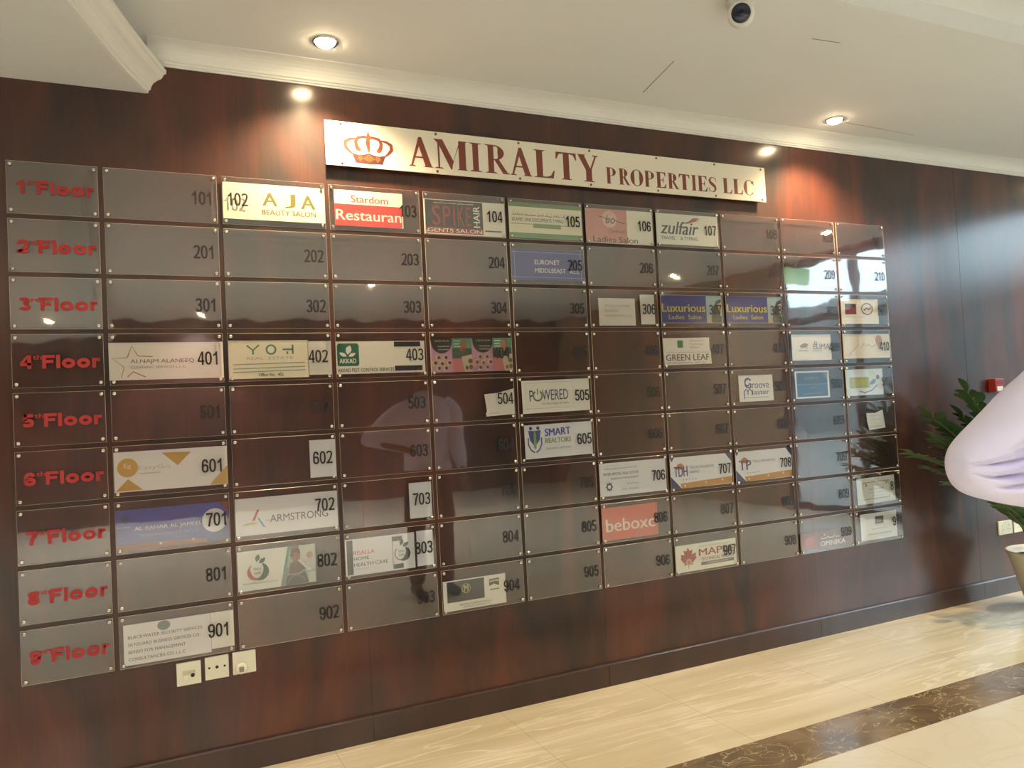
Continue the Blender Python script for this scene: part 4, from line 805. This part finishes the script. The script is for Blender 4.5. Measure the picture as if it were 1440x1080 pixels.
# ------------------------------------------------------------------ plant
def plant():
    px, py = 5.0, -0.315
    t = empty('potted_plant', (px, py, 0), 'leafy green plant in a tapered beige pot by the wooden wall', 'plant')
    bm = bmesh.new()
    lathe(bm, [(0.09, 0.0), (0.108, 0.004), (0.128, 0.08), (0.160, 0.20), (0.190, 0.315), (0.196, 0.318), (0.204, 0.322), (0.206, 0.334), (0.200, 0.342), (0.190, 0.340), (0.186, 0.322), (0.170, 0.28), (0.001, 0.275)], 40, cap=True)
    link_mesh('pot', bm, solid('pot_beige', (224, 219, 200), 0.55, vary=0.04), t, smooth=True)
    bm = bmesh.new(); lathe(bm, [(0.176, 0.30), (0.12, 0.306), (0.001, 0.31)], 28, cap=False); link_mesh('soil', bm, solid('soil', (38, 32, 28), 0.95, bump=.6, bscale=90), t)
    M_ST = solid('stem_green', (92, 108, 62), .5); M_LF = solid('leaf_green', (78, 110, 70), .35, vary=.25, vscale=9)
    rr = random.Random(11)
    tips = [(4.80, -.62, 1.40), (4.06, -.20, .98), (4.24, -.19, 1.18), (4.50, -.24, 1.32), (4.62, -.42, 1.22), (4.98, -.46, 1.46), (5.05, -.36, 1.45), (5.32, -.30, 1.30), (5.52, -.42, 1.02),
            (4.18, -.34, .80), (4.40, -.44, .80), (4.60, -.70, .98), (4.95, -.82, 1.02), (5.30, -.66, .96), (4.42, -.14, .96), (4.30, -.30, 1.0) , (4.20, -.24, 1.06), (4.34, -.10, .86), (4.44, -.34, 1.10), (4.56, -.16, 1.16), (4.70, -.55, 1.20), (4.28, -.42, .86)]
    for i, tip in enumerate(tips):
        a = Vector((rr.uniform(-.06, .06), rr.uniform(-.06, .06), .30)); d = Vector((tip[0] - px, tip[1] - py, tip[2]))
        mid = a.lerp(d, .5) + Vector((0, 0, .16)) - Vector((d.x, d.y, 0)) * .14
        N = 20; C_ = [a * (1 - s) ** 2 + mid * 2 * s * (1 - s) + d * s * s for s in [j / N for j in range(N + 1)]]
        bm = bmesh.new(); prev = None
        for j, q in enumerate(C_):
            tg = (C_[min(N, j + 1)] - C_[max(0, j - 1)]).normalized(); sx = tg.cross(Vector((0, 0, 1)));
            sx = sx.normalized() if sx.length > 1e-4 else Vector((1, 0, 0)); sy = sx.cross(tg)
            r_ = .0085 * (1 - .7 * j / N)
            ring = [bm.verts.new(q + sx * r_ * math.cos(k_ * PI / 3) + sy * r_ * math.sin(k_ * PI / 3)) for k_ in range(6)]
            if prev:
                for k_ in range(6): bm.faces.new((prev[k_], prev[(k_ + 1) % 6], ring[(k_ + 1) % 6], ring[k_]))
            prev = ring
        fr_ = link_mesh('stem', bm, M_ST, t, smooth=True)
        bm = bmesh.new()
        for j in range(5, N + 1):
            q = C_[j]; tg = (C_[min(N, j + 1)] - C_[max(0, j - 1)]).normalized()
            sx = tg.cross(Vector((0, 0, 1))); sx = sx.normalized() if sx.length > 1e-4 else Vector((1, 0, 0)); un = sx.cross(tg)
            for s in ((-1, 1) if j < N else (0,)):
                ld = (sx * s * .85 + tg * (.75 if s else 1.0) + un * rr.uniform(.05, .35)).normalized(); L_ = rr.uniform(.10, .14) * (1 - .25 * abs(j / N - .6)); wd = L_ * .27
                side = ld.cross(un); side = side.normalized() if side.length > 1e-4 else sx; nn = side.cross(ld).normalized()
                rows = []
                for m_ in range(6):
                    f = m_ / 5; ww = wd * math.sin(PI * (f * .92 + .04)) ** .8; base = q + ld * L_ * f + nn * L_ * (-.18 * f * f)
                    rows.append([bm.verts.new(base - side * ww + nn * ww * .3), bm.verts.new(base), bm.verts.new(base + side * ww + nn * ww * .3)])
                for r0, r1 in zip(rows, rows[1:]):
                    for c_ in (0, 1): bm.faces.new((r0[c_], r0[c_ + 1], r1[c_ + 1], r1[c_]))
        link_mesh('leaves', bm, M_LF, fr_, smooth=True)
plant()
# ------------------------------------------------------------------ the person at the edge of the frame
def skin_mesh(name, nodes, edges, mat, parent, levels=2, wob=None):
    me = bpy.data.meshes.new(name); me.from_pydata([n_[0] for n_ in nodes], edges, [])
    o = bpy.data.objects.new(name, me); COL.objects.link(o)
    sk = o.modifiers.new('skin', 'SKIN'); sk.use_smooth_shade = True
    for v, n_ in zip(me.skin_vertices[0].data, nodes):
        r_ = n_[1]; v.radius = r_ if isinstance(r_, tuple) else (r_, r_)
    me.skin_vertices[0].data[0].use_root = True
    ss = o.modifiers.new('sub', 'SUBSURF'); ss.levels = ss.render_levels = levels
    dg = bpy.context.evaluated_depsgraph_get(); dg.update()
    m2 = bpy.data.meshes.new_from_object(o.evaluated_get(dg)); bpy.data.objects.remove(o)
    if wob:
        for v in m2.vertices: v.co = wob(v.co.copy(), v.normal.copy())
    m2.materials.clear(); m2.materials.append(mat)
    for p in m2.polygons: p.use_smooth = True; p.material_index = 0
    o = bpy.data.objects.new(name, m2); COL.objects.link(o); o.parent = parent
    return o
def loft(bm, path, n=28, fold=None, cap=True):
    """tube along path [(point, (rx, ry))] with an optional fold function of (share along, angle) -> radius factor"""
    rings = []; N = len(path)
    for i, (p, r_) in enumerate(path):
        tg = (path[min(N - 1, i + 1)][0] - path[max(0, i - 1)][0]).normalized()
        sx = tg.cross(Vector((0, 1, 0))).normalized(); sy = sx.cross(tg).normalized()
        ring = []
        for k_ in range(n):
            a = 2 * PI * k_ / n; f = fold(i / (N - 1), a) if fold else 1.0
            ring.append(bm.verts.new(p + sx * math.cos(a) * r_[0] * f + sy * math.sin(a) * r_[1] * f))
        rings.append(ring)
    for a, b in zip(rings, rings[1:]):
        for k_ in range(n): bm.faces.new((a[k_], a[(k_ + 1) % n], b[(k_ + 1) % n], b[k_]))
    if cap: bm.faces.new(rings[0]); bm.faces.new(rings[-1])
    bmesh.ops.recalc_face_normals(bm, faces=bm.faces[:])
def spline(pts, n):
    P = [pts[0]] + list(pts) + [pts[-1]]; out = []
    for i in range(1, len(P) - 2):
        for j in range(n):
            t = j / n; a, b, c, d = P[i - 1], P[i], P[i + 1], P[i + 2]
            out.append(tuple(.5 * ((2 * b[k]) + (-a[k] + c[k]) * t + (2 * a[k] - 5 * b[k] + 4 * c[k] - d[k]) * t * t + (-a[k] + 3 * b[k] - 3 * c[k] + d[k]) * t ** 3) for k in range(len(a))))
    out.append(tuple(pts[-1])); return out
def person():
    cx, cy = 2.02, -2.34
    t = empty('person', (cx, cy, 0), 'person in a pale lavender shirt, elbow bent out towards the board', 'person')
    def w2l(x, y, z): return (x - cx, y - cy, z)
    skin_m = solid('skin', (150, 104, 80), .5); shirt_m = solid('shirt_cloth', (226, 223, 253), .7, bump=.05, bscale=300, vary=.02); trou = solid('trousers_cloth', (46, 48, 58), .8); hairm = solid('hair_black', (24, 21, 20), .5, bump=.4, bscale=200); shoe = solid('shoe_leather', (30, 26, 24), .35)
    # body: one continuous skinned figure facing the board
    n = [((0, 0, .97), (.135, .105)), ((0, 0, 1.12), (.125, .10)), ((0, -.005, 1.28), (.145, .11)), ((0, -.01, 1.38), (.11, .085)), ((0, 0, 1.47), (.06, .06)), ((0, .012, 1.53), (.054, .058)), ((0, .022, 1.61), (.070, .085)), ((0, .018, 1.69), (.074, .092)), ((0, .008, 1.75), (.045, .055))]
    e = [(i, i + 1) for i in range(8)]
    def limb(parent, pts):
        p_ = parent
        for q in pts: n.append(q); e.append((p_, len(n) - 1)); p_ = len(n) - 1
        return p_
    sh = w2l(1.835, -2.33, 1.405)
    LE, LH = w2l(1.570, -2.272, 1.197), w2l(1.925, -2.265, 1.06)
    wl = limb(3, [(tuple(Vector(sh) - Vector((0, 0, .03))), .044), (tuple(Vector(sh).lerp(Vector(LE), .5)), .046), (LE, .036), (tuple(Vector(LE).lerp(Vector(LH), .5)), .034), (LH, .025)])
    hand_l = Vector(LH)
    RE, RH = (.235, .02, 1.13), (.215, .16, .92)
    wr = limb(3, [((.185, 0, 1.375), .044), ((.215, 0, 1.27), .042), (RE, .037), ((.225, .09, 1.02), .034), (RH, .024)])
    # hands: palm then five separate digits
    def hand(w_, at, fw, sd, th):
        at, fw, sd = Vector(at), Vector(fw).normalized(), Vector(sd).normalized(); up_ = fw.cross(sd).normalized()
        palm = len(n); n.append((tuple(at + fw * .045), (.034, .017))); e.append((w_, palm)); pe = len(n); n.append((tuple(at + fw * .085), (.036, .014))); e.append((palm, pe))
        for k_, (off, ln) in enumerate(((-.030, .068), (-.010, .078), (.010, .072), (.029, .056))):
            b0 = at + fw * .092 + sd * off; cur = up_ * th
            limb(pe, [(tuple(b0), .0095), (tuple(b0 + fw * ln * .45 + cur * .010), .0088), (tuple(b0 + fw * ln * .8 + cur * .026), .0080), (tuple(b0 + fw * ln * .92 + cur * .042), .0068)])
        b0 = at + fw * .03 - sd * .034
        limb(palm, [(tuple(b0), .012), (tuple(b0 + fw * .028 - sd * .022 + up_ * th * .008), .0105), (tuple(b0 + fw * .058 - sd * .028 + up_ * th * .018), .009)])
    hand(wl, hand_l, (.8, .25, -.35), (0, .3, 1), -1)
    hand(wr, RH, (-.05, .35, -1), (0, 1, .3), 1)
    for s in (-1, 1):
        limb(0, [((s * .095, 0, .90), (.092, .095)), ((s * .105, .005, .68), (.076, .08)), ((s * .11, .01, .49), (.056, .06)), ((s * .112, -.01, .32), (.055, .06)), ((s * .115, -.015, .10), (.036, .042)), ((s * .12, .03, .045), (.040, .035)), ((s * .125, .13, .03), (.042, .024))])
    skin_mesh('body', n, e, skin_m, t)
    # face
    bm = bmesh.new(); lathe(bm, [(.001, .004), (.008, .002), (.013, -.012), (.015, -.020)], 12, axis='Y', c=(0, .10, 1.61)); link_mesh('nose', bm, skin_m, t, smooth=True)
    for s in (-1, 1):
        bm = bmesh.new(); bmesh.ops.create_uvsphere(bm, u_segments=14, v_segments=10, radius=.012); bmesh.ops.translate(bm, vec=(s * .031, .098, 1.645), verts=bm.verts[:]); link_mesh('eye', bm, solid('eye_white', (226, 222, 214), .2), t, smooth=True)
        bm = bmesh.new(); bmesh.ops.create_uvsphere(bm, u_segments=12, v_segments=8, radius=.03); bmesh.ops.scale(bm, vec=(.35, .6, 1.05), verts=bm.verts[:]); bmesh.ops.translate(bm, vec=(s * .080, .012, 1.63), verts=bm.verts[:]); link_mesh('ear', bm, skin_m, t, smooth=True)
    bm = bmesh.new(); bmesh.ops.create_uvsphere(bm, u_segments=16, v_segments=8, radius=.024); bmesh.ops.scale(bm, vec=(1, .35, .3), verts=bm.verts[:]); bmesh.ops.translate(bm, vec=(0, .102, 1.572), verts=bm.verts[:]); link_mesh('mouth', bm, solid('lips', (132, 74, 66), .4), t, smooth=True)
    bm = bmesh.new(); bmesh.ops.create_uvsphere(bm, u_segments=28, v_segments=18, radius=1)
    for v in bm.verts:
        f = 1 if v.co.y < .35 or v.co.z > .45 else .82
        v.co = Vector((v.co.x * .088 * f, v.co.y * .112 * f + .006, v.co.z * .105 + 1.685 + (.02 if v.co.y > .35 else 0)))
    bmesh.ops.delete(bm, geom=[v for v in bm.verts if v.co.z < 1.60 or (v.co.y > .05 and v.co.z < 1.69)], context='VERTS'); link_mesh('hair', bm, hairm, t, smooth=True)
    # trousers and shoes
    tn = [((0, 0, 1.02), (.155, .122)), ((0, 0, .93), (.165, .13))]; te = [(0, 1)]
    for s in (-1, 1):
        p_ = 1
        for q in (((s * .09, 0, .84), (.105, .11)), ((s * .105, .005, .66), (.092, .096)), ((s * .11, .005, .46), (.078, .082)), ((s * .113, -.01, .26), (.070, .076)), ((s * .116, -.005, .07), (.066, .074))):
            tn.append(q); te.append((p_, len(tn) - 1)); p_ = len(tn) - 1
    skin_mesh('trousers', tn, te, trou, t)
    for s in (-1, 1):
        bm = bmesh.new()
        loft(bm, [(Vector((s * .115, -.085, .045)), (.028, .035)), (Vector((s * .115, -.06, .05)), (.042, .046)), (Vector((s * .118, .02, .052)), (.046, .050)), (Vector((s * .122, .10, .042)), (.050, .040)), (Vector((s * .125, .17, .032)), (.046, .030)), (Vector((s * .125, .205, .026)), (.022, .018))], 18)
        for v in bm.verts: v.co.z = max(v.co.z, 0.001)
        link_mesh('shoe', bm, shoe, t, smooth=True)
    # shirt: torso with collar, and two full sleeves
    bm = bmesh.new()
    loft(bm, [(Vector((0, 0, z)), r_) for z, r_ in ((.93, (.178, .142)), (1.02, (.176, .140)), (1.12, (.170, .134)), (1.24, (.182, .140)), (1.33, (.204, .150)), (1.40, (.218, .148)), (1.440, (.196, .130)), (1.468, (.128, .104)), (1.49, (.068, .070)), (1.515, (.066, .068)))], 36, lambda s, a: 1 + .018 * math.sin(5 * a + 9 * s) * (1 - s))
    link_mesh('shirt', bm, shirt_m, t, smooth=True)
    A = Vector(sh); EL = Vector(LE); HD = Vector(LH)
    def sleeve(name, ctl, seed, creases):
        pp = spline(ctl, 12); rr = random.Random(seed); ph = [rr.uniform(0, 6.28) for _ in range(6)]
        def fold(s, a):
            f = 1 + .016 * math.sin(2 * a + 14 * s + ph[1]) + .010 * math.sin(4 * a - 19 * s + ph[2])
            for a0, k_, s0, sw, dep, w_ in creases:
                g = math.exp(-((s - s0) / sw) ** 2); d = (a - a0 - k_ * (s - s0) + PI) % (2 * PI) - PI
                f += dep * g * (-math.exp(-(d / w_) ** 2) + .8 * math.exp(-((d - 1.9 * w_) / (w_ * 1.3)) ** 2))
            return f
        bm = bmesh.new(); loft(bm, [(Vector(q[:3]), (q[3], q[4])) for q in pp], 110, fold)
        return link_mesh(name, bm, shirt_m, t, smooth=True)
    # the loose sleeve over the folded arm: upper arm and forearm lie against each other, creases run in to the crook
    st_ = [(1.5155, 1.204, .004, .004, -2.270), (1.518, 1.204, .020, .018, -2.270), (1.526, 1.203, .034, .030, -2.270), (1.545, 1.203, .052, .045, -2.272), (1.57, 1.206, .067, .054, -2.276), (1.60, 1.212, .082, .060, -2.282), (1.63, 1.221, .098, .064, -2.290), (1.66, 1.231, .114, .067, -2.297), (1.70, 1.240, .133, .070, -2.305), (1.75, 1.246, .155, .074, -2.312), (1.80, 1.250, .174, .088, -2.320), (1.86, 1.252, .188, .100, -2.328), (1.93, 1.25, .19, .10, -2.335)]
    pp = spline([tuple(q) for q in st_], 10); bm = bmesh.new(); rings = []; NA = 132
    for X, zc, hh, hd, yc in pp:
        g = max(0.0, min(1.0, (X - 1.545) / .19)); ring = []
        for k_ in range(NA):
            a = 2 * PI * k_ / NA; v, dn = math.sin(a), -math.cos(a)              # v: share of the height, dn < 0 on the near side
            sh_ = math.copysign(abs(dn) ** .8, dn)
            near = max(0.0, -dn)
            pin = .50 * g * g * math.exp(-((v + .12) / .20) ** 2)                  # hollow between upper arm and forearm
            r_ = sh_ * (1 - pin)
            for v0, sl, amp, wd_, x0_, x1_ in ((.34, .9, .22, .060, 1.58, 1.80), (.06, -1.2, .26, .050, 1.52, 1.74), (-.20, .6, .30, .048, 1.525, 1.76), (-.42, 1.7, .26, .052, 1.56, 1.76), (-.06, .2, .16, .04, 1.60, 1.8), (-.72, .6, .08, .09, 1.6, 1.8)):
                if x0_ < X < x1_:
                    e_ = math.sin(PI * (X - x0_) / (x1_ - x0_)) ** .6; dv = v - v0 - sl * (X - 1.64)
                    r_ += near ** .5 * 1.7 * amp * e_ * (math.exp(-(dv / wd_) ** 2) - .9 * math.exp(-((dv + 1.8 * wd_) / (1.2 * wd_)) ** 2))* -1 * (-1)* -1
            ring.append(bm.verts.new((X - cx, yc + hd * r_ - cy, zc + hh * (v + .012 * math.sin(40 * X + 3 * a)))))
        rings.append(ring)
    for q0, q1 in zip(rings, rings[1:]):
        for k_ in range(NA): bm.faces.new((q0[k_], q0[(k_ + 1) % NA], q1[(k_ + 1) % NA], q1[k_]))
    bm.faces.new(rings[0]); bm.faces.new(rings[-1]); bmesh.ops.recalc_face_normals(bm, faces=bm.faces[:])
    link_mesh('sleeve', bm, shirt_m, t, smooth=True)
    B = Vector((.185, 0, 1.405)); E2 = Vector(RE); H2 = Vector(RH)
    sleeve('sleeve', [(B.x - .04, 0, B.z, .092, .098), (B.x + .015, 0, B.z - .05, .088, .09), (B.x + .03, 0, B.z - .14, .078, .08), (E2.x - .004, .01, E2.z + .03, .066, .068), (E2.x - .004, .035, E2.z - .03, .062, .064), (E2.x - .01, .09, E2.z - .11, .054, .056), (H2.x, H2.y - .012, H2.z + .02, .040, .040)], 8, [(4.4, 1.5, .5, .15, .08, .2), (5.2, -1.0, .55, .15, .08, .2)])
person()
